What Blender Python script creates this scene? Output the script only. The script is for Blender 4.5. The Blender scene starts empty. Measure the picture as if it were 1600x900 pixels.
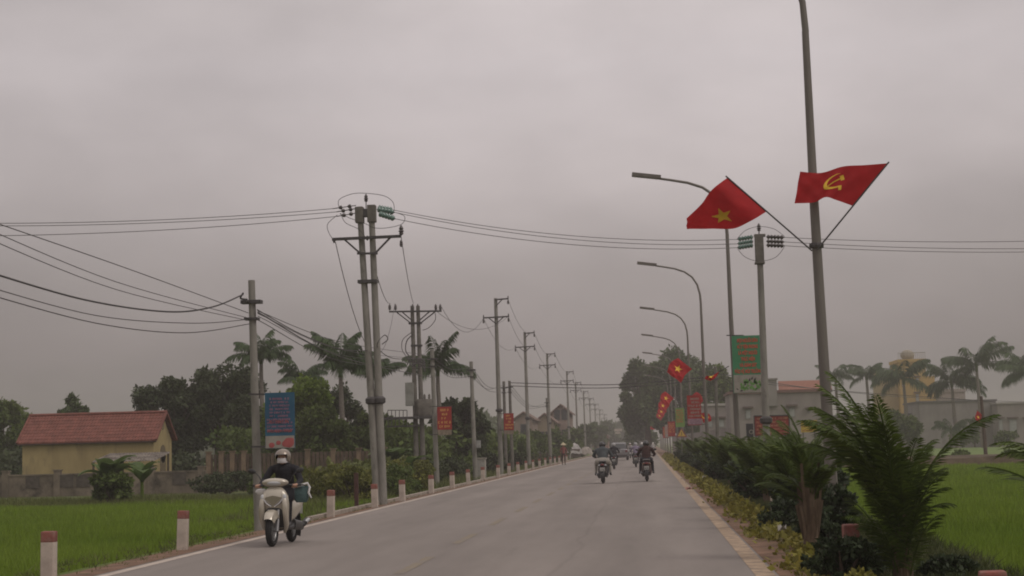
import bpy, bmesh, math, random
import numpy as np
from mathutils import Vector, Matrix, Euler
R = math.radians
random.seed(7); rng = np.random.default_rng(7)
scn = bpy.context.scene
C = scn.collection
# ------------------------------------------------------------------ camera
F = 2500.0; VPX, VPY = 1012.0, 692.0; ROLL = R(1.9); CAMH = 1.55
_d = Vector((VPX-800, 450-VPY, -F)).normalized()
_a = Vector((-math.sin(ROLL), math.cos(ROLL), 0))
_u = (_a - _a.dot(_d)*_d).normalized()
_r = _d.cross(_u).normalized()
MC = Matrix((_r, _d, _u))
cam_d = bpy.data.cameras.new('camera'); cam = bpy.data.objects.new('camera', cam_d); C.objects.link(cam)
cam.matrix_world = Matrix.Translation((0, 0, CAMH)) @ MC.to_4x4()
cam_d.sensor_width = 36; cam_d.lens = F/1600*36; cam_d.clip_start = .1; cam_d.clip_end = 6000
scn.camera = cam
# ------------------------------------------------------------------ world, sun, exposure
w = bpy.data.worlds.new("World"); scn.world = w; w.use_nodes = True
nt = w.node_tree; nt.nodes.clear()
def N(nt, t, **k):
    n = nt.nodes.new(t)
    for a, b in k.items():
        if a in n.inputs.keys(): n.inputs[a].default_value = b
        else: setattr(n, a, b)
    return n
SUN_EL, SUN_AZ = R(48), R(115)      # azimuth clockwise from +Y (road direction)
sky = N(nt, 'ShaderNodeTexSky', sky_type='NISHITA', sun_disc=False, sun_elevation=SUN_EL, sun_rotation=SUN_AZ, dust_density=4.0)
bg1 = N(nt, 'ShaderNodeBackground', Strength=.06); nt.links.new(sky.outputs[0], bg1.inputs[0])
tc = N(nt, 'ShaderNodeTexCoord'); sep = N(nt, 'ShaderNodeSeparateXYZ'); nt.links.new(tc.outputs['Generated'], sep.inputs[0])
rmp = N(nt, 'ShaderNodeValToRGB'); nt.links.new(sep.outputs[2], rmp.inputs[0])
el = rmp.color_ramp.elements
el[0].position = 0.0; el[0].color = (.205, .187, .178, 1)
el[1].position = 1.0; el[1].color = (.95, .86, .83, 1)
for p, c in ((.025, (.238, .216, .208)), (.065, (.32, .278, .272)), (.105, (.40, .352, .342)), (.16, (.575, .512, .505)), (.235, (.665, .60, .60)), (.32, (.60, .54, .53)), (.5, (.72, .65, .63))):
    e = rmp.color_ramp.elements.new(p); e.color = (*c, 1)
mp = N(nt, 'ShaderNodeMapping'); mp.inputs['Scale'].default_value = (2.4, 2.4, 5.2); nt.links.new(tc.outputs['Generated'], mp.inputs[0])
nz = N(nt, 'ShaderNodeTexNoise', Scale=2.1, Detail=5.0, Roughness=.5); nt.links.new(mp.outputs[0], nz.inputs['Vector'])
mr = N(nt, 'ShaderNodeMapRange'); mr.inputs[1].default_value = .3; mr.inputs[2].default_value = .72; mr.inputs[3].default_value = .86; mr.inputs[4].default_value = 1.12
nt.links.new(nz.outputs[0], mr.inputs[0])
ax = N(nt, 'ShaderNodeMath', operation='ADD'); nt.links.new(sep.outputs[0], ax.inputs[0]); ax.inputs[1].default_value = .03
ab = N(nt, 'ShaderNodeMath', operation='ABSOLUTE'); nt.links.new(ax.outputs[0], ab.inputs[0])
mz = N(nt, 'ShaderNodeMapRange'); mz.interpolation_type = 'SMOOTHSTEP'; mz.inputs[1].default_value = .0; mz.inputs[2].default_value = .42; mz.inputs[3].default_value = 1.03; mz.inputs[4].default_value = .84; nt.links.new(ab.outputs[0], mz.inputs[0])
mm0 = N(nt, 'ShaderNodeMath', operation='MULTIPLY'); nt.links.new(mr.outputs[0], mm0.inputs[0]); nt.links.new(mz.outputs[0], mm0.inputs[1])
vm = N(nt, 'ShaderNodeVectorMath', operation='SCALE'); nt.links.new(rmp.outputs[0], vm.inputs[0]); nt.links.new(mm0.outputs[0], vm.inputs['Scale'])
bg2 = N(nt, 'ShaderNodeBackground', Strength=1.0); nt.links.new(vm.outputs[0], bg2.inputs[0])
mx = N(nt, 'ShaderNodeMixShader', Fac=.93); nt.links.new(bg1.outputs[0], mx.inputs[1]); nt.links.new(bg2.outputs[0], mx.inputs[2])
wo = N(nt, 'ShaderNodeOutputWorld'); nt.links.new(mx.outputs[0], wo.inputs[0])
sd = bpy.data.lights.new('sun', 'SUN'); sd.energy = .9; sd.angle = R(25); sd.color = (1, .93, .86)
so = bpy.data.objects.new('sun', sd); C.objects.link(so)
sdir = Vector((math.sin(SUN_AZ)*math.cos(SUN_EL), math.cos(SUN_AZ)*math.cos(SUN_EL), math.sin(SUN_EL)))
so.rotation_euler = sdir.to_track_quat('Z', 'Y').to_euler(); so.location = (20, -10, 40)
vs = scn.view_settings; vs.view_transform = 'Standard'; vs.look = 'None'; vs.gamma = 1; vs.exposure = 0.0
scn.render.engine = 'CYCLES'
scn.cycles.max_bounces = 6; scn.cycles.volume_bounces = 1; scn.cycles.transparent_max_bounces = 8
scn.cycles.filter_width = 1.9

# ------------------------------------------------------------------ pixel <-> world help (photo pixels, 1600x900)
def ray(px, py):
    return MC @ Vector((px-800, 450-py, -F))
def at(px, py, Y):
    r = ray(px, py); return Vector((0, 0, CAMH)) + r*(Y/r.y)
def ground(px, py, z=0.0):
    r = ray(px, py); return Vector((0, 0, CAMH)) + r*((z-CAMH)/r.z)

# ------------------------------------------------------------------ materials
MATS = {}
def mat(name, col, rough=.8, var=.15, scale=6.0, bump=0.0, spec=.3, metal=0.0, col2=None, island=0.0, trans=0.0, stretch=None, dirt=None, bscale=None, coord='Object'):
    if name in MATS: return MATS[name]
    m = bpy.data.materials.new(name); m.use_nodes = True; MATS[name] = m
    t = m.node_tree; b = t.nodes['Principled BSDF']; out = t.nodes['Material Output']
    b.inputs['Roughness'].default_value = rough; b.inputs['Metallic'].default_value = metal
    b.inputs['Specular IOR Level'].default_value = spec
    tc = N(t, 'ShaderNodeTexCoord'); mp = N(t, 'ShaderNodeMapping'); t.links.new(tc.outputs[coord], mp.inputs[0])
    if stretch: mp.inputs['Scale'].default_value = stretch
    nz = N(t, 'ShaderNodeTexNoise', Scale=scale, Detail=6.0, Roughness=.6); t.links.new(mp.outputs[0], nz.inputs['Vector'])
    c2 = col2 or tuple(min(1, x*(1+var*2.2)) for x in col)
    c1 = tuple(x*(1-var) for x in col) if not col2 else col
    rp = N(t, 'ShaderNodeValToRGB'); rp.color_ramp.elements[0].position = .32; rp.color_ramp.elements[1].position = .68
    rp.color_ramp.elements[0].color = (*c1, 1); rp.color_ramp.elements[1].color = (*c2, 1)
    t.links.new(nz.outputs[0], rp.inputs[0]); cur = rp.outputs[0]
    if dirt:
        n2 = N(t, 'ShaderNodeTexNoise', Scale=dirt[1], Detail=8.0, Roughness=.7); t.links.new(mp.outputs[0], n2.inputs['Vector'])
        r2 = N(t, 'ShaderNodeValToRGB'); r2.color_ramp.elements[0].position = dirt[2]; r2.color_ramp.elements[1].position = dirt[2]+.18
        t.links.new(n2.outputs[0], r2.inputs[0])
        mm = N(t, 'ShaderNodeMix', data_type='RGBA'); t.links.new(r2.outputs[0], mm.inputs['Factor'])
        t.links.new(cur, mm.inputs[6]); mm.inputs[7].default_value = (*dirt[0], 1); cur = mm.outputs[2]
    if island:
        g = N(t, 'ShaderNodeNewGeometry'); mr = N(t, 'ShaderNodeMapRange'); mr.inputs[3].default_value = 1-island; mr.inputs[4].default_value = 1+island
        t.links.new(g.outputs['Random Per Island'], mr.inputs[0])
        vm = N(t, 'ShaderNodeVectorMath', operation='SCALE'); t.links.new(cur, vm.inputs[0]); t.links.new(mr.outputs[0], vm.inputs['Scale']); cur = vm.outputs[0]
    t.links.new(cur, b.inputs['Base Color'])
    if bump:
        n3 = N(t, 'ShaderNodeTexNoise', Scale=bscale or scale*4, Detail=4.0); t.links.new(mp.outputs[0], n3.inputs['Vector'])
        bp = N(t, 'ShaderNodeBump', Strength=bump, Distance=.02); t.links.new(n3.outputs[0], bp.inputs['Height']); t.links.new(bp.outputs[0], b.inputs['Normal'])
    if trans:
        tr = N(t, 'ShaderNodeBsdfTranslucent'); t.links.new(cur, tr.inputs[0])
        ms = N(t, 'ShaderNodeMixShader', Fac=trans); t.links.new(b.outputs[0], ms.inputs[1]); t.links.new(tr.outputs[0], ms.inputs[2]); t.links.new(ms.outputs[0], out.inputs[0])
    return m
def leafmat(name, col, col2, trans=.3, island=.35, scale=.6):
    return mat(name, col, .6, col2=col2, island=island, trans=trans, scale=scale, spec=.25)
CONC = mat('concrete_pole', (.20, .19, .17), .9, .18, 3, .25, dirt=((.11, .10, .09), 5, .56), stretch=(1, 1, .35))
CONC2 = mat('aged_concrete_dark', (.13, .12, .105), .9, .2, 3, .25)
LAMPM = mat('galvanised_lamp_metal', (.155, .14, .125), .6, .1, 2, spec=.3, metal=.1, stretch=(1, 1, .3))
STEEL = mat('dark_steel', (.075, .07, .07), .6, .2, 5, metal=.4)
WIREM = mat('wire_black', (.075, .07, .07), .7, .05)
WIREG = mat('wire_aluminium', (.13, .125, .125), .6, .05)
GLASSINS = mat('insulator_glass_green', (.09, .16, .135), .15, .1, spec=.8)
CERAM = mat('insulator_brown', (.045, .035, .033), .3, .1, spec=.6)
WHITEP = mat('white_paint_worn', (.43, .37, .32), .9, .12, 5, .2, dirt=((.20, .16, .125), 4, .54))
REDP = mat('red_paint_worn', (.20, .07, .058), .85, .2, 8, .2, dirt=((.25, .15, .12), 9, .50))
REDC = mat('red_flag_cloth', (.42, .020, .024), .75, .08, 3, trans=.4)
YELC = mat('yellow_emblem', (.75, .48, .05), .7, .05)
BLACKR = mat('tyre_rubber', (.018, .018, .018), .85, .1)
BLACKP = mat('black_plastic', (.02, .02, .021), .45, .1, spec=.5)
CHROME = mat('chrome', (.5, .5, .5), .18, .05, metal=1)
ALU = mat('cast_alloy', (.28, .28, .28), .4, .1, metal=.8)
GLASSD = mat('dark_glass', (.025, .03, .032), .08, .05, spec=.8)
LENS = mat('clear_lens', (.45, .46, .47), .08, .05, spec=.9)
REDL = mat('red_lens', (.12, .008, .008), .15, .05, spec=.8)
ORAL = mat('orange_lens', (.20, .08, .03), .2, .05, spec=.8)
SKIN = mat('skin', (.38, .22, .15), .6, .05)
BARK = mat('bark', (.09, .07, .055), .95, .2, 4, .4)
PALMT = mat('palm_trunk', (.17, .15, .13), .9, .15, 6, .3, stretch=(1, 1, 4))
DRYF = mat('dry_sheath', (.10, .072, .048), .9, .2, 9, .3, stretch=(4, 4, .5))

# ------------------------------------------------------------------ mesh builder
class MB:
    def __init__(s): s.v = []; s.f = []; s.m = []
    def add(s, vs, fs, mi=0):
        o = len(s.v); s.v += [tuple(v) for v in vs]; s.f += [tuple(i+o for i in f) for f in fs]; s.m += [mi]*len(fs); return s
    def box(s, c, d, mi=0, rz=0, M=None):
        hx, hy, hz = d[0]/2, d[1]/2, d[2]/2; c = Vector(c)
        vs = [Vector((x, y, z)) for z in (-hz, hz) for y in (-hy, hy) for x in (-hx, hx)]
        if rz: vs = [Matrix.Rotation(rz, 3, 'Z') @ v for v in vs]
        if M: vs = [M @ v for v in vs]
        return s.add([v+c for v in vs], [(0,2,3,1),(4,5,7,6),(0,1,5,4),(2,6,7,3),(0,4,6,2),(1,3,7,5)], mi)
    def tube(s, pts, rad, n=8, mi=0, caps=True, sq=None):
        pts = [Vector(p) for p in pts]; k = len(pts)
        if not isinstance(rad, (list, tuple)): rad = [rad]*k
        T = (pts[1]-pts[0]).normalized(); a = Vector((0, 0, 1)) if abs(T.z) < .9 else Vector((1, 0, 0))
        U = T.cross(a).normalized(); vs = []
        for i, p in enumerate(pts):
            t = ((pts[i+1] if i < k-1 else p)-(pts[i-1] if i else p)).normalized()
            U = (U-U.dot(t)*t).normalized(); W = t.cross(U)
            for j in range(n):
                an = 2*math.pi*j/n; vs.append(p+(U*math.cos(an)+W*math.sin(an))*rad[i])
        fs = [(i*n+j, i*n+(j+1)%n, (i+1)*n+(j+1)%n, (i+1)*n+j) for i in range(k-1) for j in range(n)]
        if caps: fs += [tuple(range(n))[::-1], tuple((k-1)*n+j for j in range(n))]
        return s.add(vs, fs, mi)
    def bar(s, a, b, w, mi=0, h=None):
        a, b = Vector(a), Vector(b); t = (b-a).normalized(); up = Vector((0, 0, 1)) if abs(t.z) < .95 else Vector((0, 1, 0))
        U = t.cross(up).normalized()*w/2; W = U.cross(t).normalized()*(h or w)/2
        return s.add([a-U-W, a+U-W, a+U+W, a-U+W, b-U-W, b+U-W, b+U+W, b-U+W], [(0,1,2,3),(7,6,5,4),(0,4,5,1),(1,5,6,2),(2,6,7,3),(3,7,4,0)], mi)
    def lathe(s, prof, c=(0,0,0), n=12, mi=0, M=None):
        c = Vector(c); vs = []
        for r, z in prof:
            for j in range(n):
                v = Vector((r*math.cos(2*math.pi*j/n), r*math.sin(2*math.pi*j/n), z))
                if M: v = M @ v
                vs.append(v+c)
        k = len(prof)
        fs = [(i*n+j, i*n+(j+1)%n, (i+1)*n+(j+1)%n, (i+1)*n+j) for i in range(k-1) for j in range(n)]
        fs += [tuple(range(n))[::-1], tuple((k-1)*n+j for j in range(n))]
        return s.add(vs, fs, mi)
    def ell(s, c, r, n=12, k=8, mi=0, M=None):
        if not isinstance(r, (list, tuple)): r = (r, r, r)
        prof = []; c = Vector(c); vs = []
        for i in range(1, k):
            a = -math.pi/2+math.pi*i/k
            for j in range(n):
                v = Vector((r[0]*math.cos(a)*math.cos(2*math.pi*j/n), r[1]*math.cos(a)*math.sin(2*math.pi*j/n), r[2]*math.sin(a)))
                if M: v = M @ v
                vs.append(v+c)
        b = Vector((0, 0, -r[2])); t = Vector((0, 0, r[2]))
        if M: b = M @ b; t = M @ t
        vs += [b+c, t+c]; o = (k-1)*n
        fs = [(i*n+j, i*n+(j+1)%n, (i+1)*n+(j+1)%n, (i+1)*n+j) for i in range(k-2) for j in range(n)]
        fs += [(o, (j+1)%n, j) for j in range(n)] + [(o+1, (k-2)*n+j, (k-2)*n+(j+1)%n) for j in range(n)]
        return s.add(vs, fs, mi)
    def loft(s, secs, n=20, mi=0, ax='z', ex=2.6):
        # sections (pos, c1, c2, h1, h2); ax='z': pos=z, c=(x,y); ax='y': pos=y, c=(x,z)
        vs = []
        for p, c1, c2, h1, h2 in secs:
            for j in range(n):
                an = 2*math.pi*j/n; cx, sx = math.cos(an), math.sin(an)
                a = c1+h1*math.copysign(abs(cx)**(2/ex), cx); b = c2+h2*math.copysign(abs(sx)**(2/ex), sx)
                vs.append((a, b, p) if ax == 'z' else (a, p, b))
        k = len(secs)
        fs = [(i*n+j, i*n+(j+1)%n, (i+1)*n+(j+1)%n, (i+1)*n+j) for i in range(k-1) for j in range(n)]
        fs += [tuple(range(n))[::-1], tuple((k-1)*n+j for j in range(n))]
        return s.add(vs, fs, mi)
    def torus(s, c, R_, r, n=28, k=10, mi=0, axis='x', a0=0, a1=2*math.pi, wx=1.0):
        vs = []; full = abs(a1-a0-2*math.pi) < 1e-6; m = n if full else n+1
        for i in range(m):
            a = a0+(a1-a0)*i/n
            for j in range(k):
                b = 2*math.pi*j/k; rr = R_+r*math.cos(b)
                vs.append((c[0]+r*wx*math.sin(b), c[1]+rr*math.cos(a), c[2]+rr*math.sin(a)))
        fs = [(i*k+j, i*k+(j+1)%k, ((i+1)%m)*k+(j+1)%k, ((i+1)%m)*k+j) for i in range(n) for j in range(k)]
        return s.add(vs, fs, mi)
    def build(s, name, mats, parent=None, origin=None, smooth=False, bevel=0):
        me = bpy.data.meshes.new(name); o = Vector(origin) if origin is not None else Vector()
        me.from_pydata([Vector(v)-o for v in s.v] if origin is not None else s.v, [], s.f)
        if not isinstance(mats, (list, tuple)): mats = [mats]
        for m in mats: me.materials.append(m)
        if len(mats) > 1: me.polygons.foreach_set('material_index', s.m)
        bm = bmesh.new(); bm.from_mesh(me); bmesh.ops.recalc_face_normals(bm, faces=bm.faces)
        if bevel: bmesh.ops.bevel(bm, geom=list(bm.edges), offset=bevel, segments=2, affect='EDGES', profile=.6)
        bm.to_mesh(me); bm.free()
        if smooth:
            me.polygons.foreach_set('use_smooth', [True]*len(me.polygons))
            try: me.set_sharp_from_angle(angle=R(42))
            except Exception: pass
        ob = bpy.data.objects.new(name, me); C.objects.link(ob); ob.location = o
        if parent: ob.parent = parent
        return ob
def rawmesh(name, V, Fq, m, parent=None, k=4, loc=None):
    # V (n,3) array, Fq (f,k) array
    me = bpy.data.meshes.new(name); me.vertices.add(len(V)); me.vertices.foreach_set('co', np.asarray(V, dtype=np.float32).ravel())
    nf = len(Fq); me.loops.add(nf*k); me.polygons.add(nf)
    me.loops.foreach_set('vertex_index', np.asarray(Fq, dtype=np.int32).ravel())
    me.polygons.foreach_set('loop_start', np.arange(0, nf*k, k, dtype=np.int32))
    me.update(calc_edges=True); me.validate()
    for x in (m if isinstance(m, (list, tuple)) else [m]): me.materials.append(x)
    ob = bpy.data.objects.new(name, me); C.objects.link(ob)
    if parent: ob.parent = parent
    if loc is not None: ob.location = loc
    return ob
def tag(o, label=None, cat=None, group=None, kind=None):
    if label: o['label'] = label
    if cat: o['category'] = cat
    if group: o['group'] = group
    if kind: o['kind'] = kind
    return o
def thing(name, label, cat, loc=(0,0,0), rz=0, group=None):
    o = bpy.data.objects.new(name, None); C.objects.link(o); o.location = loc; o.rotation_euler = (0, 0, rz); o.empty_display_size = .2
    return tag(o, label, cat, group)
def kids(o): return [c for c in C.objects if c.parent == o]
def dup(o, parent=None, **k):
    c = o.copy(); C.objects.link(c); c.parent = parent
    for ch in kids(o): dup(ch, c)
    return c
def struct(name, mb, m, **k):
    return tag(mb.build(name, m, **k), kind='structure')
def text_mesh(body, size, m, parent, M, spacing=1.0, ext=.003, align='CENTER', name='lettering', bold=.0):
    cu = bpy.data.curves.new('t', 'FONT'); cu.body = body; cu.size = size; cu.align_x = align; cu.align_y = 'CENTER'; cu.extrude = ext; cu.offset = bold; cu.space_line = spacing
    to = bpy.data.objects.new('t', cu); C.objects.link(to)
    dg = bpy.context.evaluated_depsgraph_get(); me = bpy.data.meshes.new_from_object(to.evaluated_get(dg))
    C.objects.unlink(to); bpy.data.objects.remove(to); me.transform(M); me.materials.clear(); me.materials.append(m)
    ob = bpy.data.objects.new(name, me); C.objects.link(ob); ob.parent = parent; return ob
def strokes(mb, x0, x1, z, h, y, mi=0, seed=0):
    rr = random.Random(seed); x = x0
    while x < x1-h*.4:
        if rr.random() < .17: x += h*.5; continue
        wl = h*.62; t = h*.2
        k = rr.random()
        mb.box((x+t/2, y, z), (t, .004, h), mi)
        if k < .8: mb.box((x+wl-t/2, y, z+(.1*h if k < .3 else 0)), (t, .004, h*(.8 if k < .3 else 1)), mi)
        if k > .3: mb.box((x+wl/2, y-.001, z+h*rr.choice((.4, 0, -.4))), (wl, .004, t), mi)
        if k > .6: mb.box((x+wl/2, y-.001, z-h*.4), (wl, .004, t), mi)
        x += h*.85

# ------------------------------------------------------------------ ground and road
FZ = -.38
prof = [(-2500, FZ), (-60, FZ), (-9.4, FZ), (-8.2, -.05), (-7.3, -.015), (1.52, -.015), (2.0, .03), (3.45, .02), (4.0, FZ), (60, FZ), (2500, FZ)]
ys = [-30, 0, 10, 20, 40, 80, 150, 300, 600, 1200, 4000]
g = MB(); nx = len(prof)
g.add([(x, y, z) for y in ys for x, z in prof], [(j*nx+i, j*nx+i+1, (j+1)*nx+i+1, (j+1)*nx+i) for j in range(len(ys)-1) for i in range(nx-1)])
GRD = mat('field_soil_green', (.075, .105, .014), .95, col2=(.10, .135, .024), scale=.5, bump=.6, bscale=8, dirt=((.07, .06, .03), 1.3, .63))
struct('ground', g, GRD)
VERGE = mat('dirt_verge', (.15, .09, .06), .95, .25, 2.5, .6, dirt=((.06, .075, .025), 3.5, .53), bscale=25)
g = MB()
for y0, y1 in ((-30, 60), (60, 400), (400, 1500)):
    g.add([(1.45, y0, .004), (1.78, y0, .012), (1.98, y0, .045), (3.48, y0, .04), (1.45, y1, .004), (1.78, y1, .012), (1.98, y1, .045), (3.48, y1, .04)], [(0,1,5,4),(1,2,6,5),(2,3,7,6)])
    g.add([(-7.28, y0, .004), (-7.9, y0, -.02), (-8.75, y0, -.2), (-7.28, y1, .004), (-7.9, y1, -.02), (-8.75, y1, -.2)], [(0,1,4,3),(1,2,5,4)])
struct('verge', g, VERGE)
# asphalt with wear
ASP = mat('asphalt_worn', (.208, .184, .168), .88, .07, .35, .35, spec=.25, stretch=(2.2, .12, 1), bscale=60)
t = ASP.node_tree; b = t.nodes['Principled BSDF']
src = b.inputs['Base Color'].links[0].from_socket
tc2 = N(t, 'ShaderNodeTexCoord')
fine = N(t, 'ShaderNodeTexNoise', Scale=55.0, Detail=3.0); t.links.new(tc2.outputs['Object'], fine.inputs['Vector'])
med = N(t, 'ShaderNodeTexNoise', Scale=.55, Detail=7.0, Roughness=.65); mp2 = N(t, 'ShaderNodeMapping'); mp2.inputs['Scale'].default_value = (1.3, .22, 1); t.links.new(tc2.outputs['Object'], mp2.inputs[0]); t.links.new(mp2.outputs[0], med.inputs['Vector'])
sx = N(t, 'ShaderNodeSeparateXYZ'); t.links.new(tc2.outputs['Object'], sx.inputs[0])
wv = N(t, 'ShaderNodeMath', operation='SINE'); wm = N(t, 'ShaderNodeMath', operation='MULTIPLY'); wm.inputs[1].default_value = 3.3; t.links.new(sx.outputs[0], wm.inputs[0]); t.links.new(wm.outputs[0], wv.inputs[0])
def mth(op, a, bb):
    m_ = N(t, 'ShaderNodeMath', operation=op)
    for i, q in enumerate((a, bb)):
        if isinstance(q, (int, float)): m_.inputs[i].default_value = q
        else: t.links.new(q, m_.inputs[i])
    return m_.outputs[0]
fac = mth('ADD', mth('ADD', mth('MULTIPLY', fine.outputs[0], .45), mth('MULTIPLY', med.outputs[0], .6)), mth('MULTIPLY', wv.outputs[0], .035))
fac = mth('ADD', fac, .50)
stn = N(t, 'ShaderNodeTexNoise', Scale=1.6, Detail=6.0, Roughness=.7); t.links.new(mp2.outputs[0], stn.inputs['Vector'])
sr = N(t, 'ShaderNodeMapRange'); sr.inputs[1].default_value = .60; sr.inputs[2].default_value = .72; sr.inputs[3].default_value = 0; sr.inputs[4].default_value = -.13; t.links.new(stn.outputs[0], sr.inputs[0]); fac = mth('ADD', fac, sr.outputs[0])
wx_ = N(t, 'ShaderNodeTexNoise', Scale=.35, Detail=5.0); t.links.new(tc2.outputs['Object'], wx_.inputs['Vector'])
sm_ = mth('ABSOLUTE', mth('ADD', mth('ADD', sx.outputs[0], .9), mth('MULTIPLY', wx_.outputs[0], .5)), 0)
sl = N(t, 'ShaderNodeMapRange'); sl.inputs[1].default_value = .012; sl.inputs[2].default_value = .05; sl.inputs[3].default_value = -.10; sl.inputs[4].default_value = 0; t.links.new(sm_, sl.inputs[0]); fac = mth('ADD', fac, sl.outputs[0])
v2 = N(t, 'ShaderNodeVectorMath', operation='SCALE'); t.links.new(src, v2.inputs[0]); t.links.new(fac, v2.inputs['Scale']); t.links.new(v2.outputs[0], b.inputs['Base Color'])
g = MB()
for y0, y1 in ((-30, 100), (100, 400), (400, 1500)):
    g.add([(-7.3, y0, 0), (1.5, y0, 0), (1.5, y1, 0), (-7.3, y1, 0)], [(0,1,2,3)])
struct('road', g, ASP)
LINEW = mat('faded_white_line', (.33, .245, .17), .9, .18, 3, dirt=((.20, .16, .125), 4.5, .45))
LINEY = mat('faded_yellow_line', (.225, .185, .125), .9, .05, 3, dirt=((.205, .180, .158), 2.2, .40))
g = MB()
for x in (1.30,): g.add([(x-.115, -20, .004), (x+.115, -20, .004), (x+.115, 900, .004), (x-.115, 900, .004)], [(0,1,2,3)])
struct('edge_line', g, LINEW)
g = MB(); g.add([(-7.20, -20, .004), (-7.04, -20, .004), (-7.04, 900, .004), (-7.20, 900, .004)], [(0,1,2,3)])
struct('edge_line', g, mat('faded_pale_line', (.42, .36, .31), .9, .12, 3, dirt=((.26, .22, .19), 3.5, .56)))
g = MB()
for k in range(30):
    y = 14+k*6.0; g.add([(-3.22, y, .004), (-3.08, y, .004), (-3.08, y+3, .004), (-3.22, y+3, .004)], [(0,1,2,3)])
struct('centre_line', g, LINEY)
KERB = mat('kerb_concrete', (.30, .26, .22), .9, .15, 3, .3, dirt=((.16, .12, .09), 2, .55))
g = MB()
y = 36
while y < 260:
    L = 1.98; g.box((-7.68, y+L/2, .03), (.12, L, .10), 0, rz=random.uniform(-.004, .004)); y += 2.0
struct('kerb', g, KERB)
# dirt bank and second field on the right, path on the left
BANK = mat('dry_bank', (.075, .055, .035), .95, .25, 1.2, .5, dirt=((.06, .065, .025), 1.5, .55))
def strip_mound(name, pts, wd, h, m, z0=FZ):
    g = MB(); vs = []
    for i, (x, y) in enumerate(pts):
        for dy, z in ((-wd, 0), (-wd*.55, .85+.1*math.sin(i*1.3)), (wd*.5, 1), (wd, 0)):
            vs.append((x, y+dy, z0-.02+z*h))
    g.add(vs, [(i*4+j, i*4+j+1, (i+1)*4+j+1, (i+1)*4+j) for i in range(len(pts)-1) for j in range(3)])
    return struct(name, g, m)
strip_mound('field_bank', [(x, 96+.4*math.sin(x*.4)) for x in np.arange(5, 90, 1.5)], 1.6, .78, BANK)
g = MB(); g.add([(6, 97.5, -.2), (160, 97.5, -.2), (160, 150, -.2), (6, 150, -.2)], [(0,1,2,3)])
g.add([(6, 150, -.2), (160, 150, -.2), (160, 224, -.18), (6, 224, -.18)], [(0,1,2,3)])
struct('far_field', g, mat('far_field_green', (.10, .155, .035), .95, col2=(.15, .20, .06), scale=.12, bump=.3, stretch=(.4, 1.6, 1), dirt=((.13, .14, .06), .4, .58)))
g = MB(); g.add([(-60, 64, FZ+.006), (-10.2, 64, FZ+.006), (-10.2, 120, FZ+.006), (-60, 120, FZ+.006)], [(0,1,2,3)])
struct('grass_plot', g, mat('rough_grass', (.07, .10, .03), .95, col2=(.12, .13, .05), scale=.5, bump=.5, dirt=((.12, .10, .06), .6, .6)))

# ------------------------------------------------------------------ vegetation builders
def leaf_arrays(P, size, aspect=.5, up=0.0, jitter=.35):
    n = len(P); d = rng.normal(size=(n, 3)); d[:, 2] = d[:, 2]*(1-up)-.25; d /= np.linalg.norm(d, axis=1)[:, None]
    e = rng.normal(size=(n, 3)); e -= (e*d).sum(1)[:, None]*d; e /= np.linalg.norm(e, axis=1)[:, None]
    s = (size*(1+jitter*rng.normal(size=n)).clip(.4, 2))[:, None]
    V = np.empty((n, 4, 3)); V[:, 0] = P; V[:, 1] = P+d*s*.5+e*s*aspect*.5; V[:, 2] = P+d*s; V[:, 3] = P+d*s*.5-e*s*aspect*.5
    return V.reshape(-1, 3), np.arange(n*4).reshape(-1, 4)
def crown_points(n, radii, clumps=26, csize=.34, flat=0.0, seed=1, base=-.5):
    g = np.random.default_rng(seed); cs = []
    while len(cs) < clumps:
        p = g.uniform(-1, 1, 3)
        q = (np.abs(p)**2.8).sum()**(1/2.8)
        if q > 1 or q < .25 or p[2] < base: continue
        cs.append(p*(.92 if q > .6 else 1))
    cs = np.array(cs); k = g.integers(0, clumps, n); r = csize*g.uniform(.55, 1.3, clumps)
    d = g.normal(size=(n, 3)); d /= np.linalg.norm(d, axis=1)[:, None]
    rad = g.uniform(.25, 1, n)**.4
    P = cs[k]+d*(r[k]*rad)[:, None]*np.array([1, 1, .8])
    return P*np.array(radii)
def tree(name, label, cat, loc, h, rad, m, n=9000, leaf=.28, clumps=26, csize=.34, seed=1, trunk_r=.2, base=None, group=None, cz=None, aspect=.55):
    """loc base, h total height, rad crown radii (x,y,z); crown centre height = h-rad_z"""
    t = thing(name, label, cat, loc, group=group)
    cz = cz if cz is not None else h-rad[2]*1.0
    P = crown_points(n, (rad[0]*.90, rad[1]*.90, rad[2]*.90), clumps, csize, seed=seed, base=-.75 if base is None else base); P[:, 2] += cz
    V, Fq = leaf_arrays(P, leaf, aspect)
    rawmesh('crown', V, Fq, m, t)
    rr = random.Random(seed); mb = MB(); top = Vector((rr.uniform(-.2, .2), 0, max(.4, cz-rad[2]*.3)))
    mb.tube([(0, 0, -.3), (.03, 0, top.z*.35), top*.7, top], [trunk_r*1.25, trunk_r, trunk_r*.85, trunk_r*.7], 8)
    for k in range(9):
        a = k*2.4+rr.random(); e = Vector((math.cos(a)*rad[0]*.75*rr.uniform(.5, 1), math.sin(a)*rad[1]*.75*rr.uniform(.5, 1), cz+rad[2]*rr.uniform(-.3, .6)))
        s = top*rr.uniform(.6, 1); mid = s.lerp(e, .5)+Vector((0, 0, .12*rad[2]))
        mb.tube([s, mid, e], [trunk_r*.5, trunk_r*.28, trunk_r*.08], 6)
    mb.build('trunk', BARK, t, smooth=True)
    return t
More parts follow.
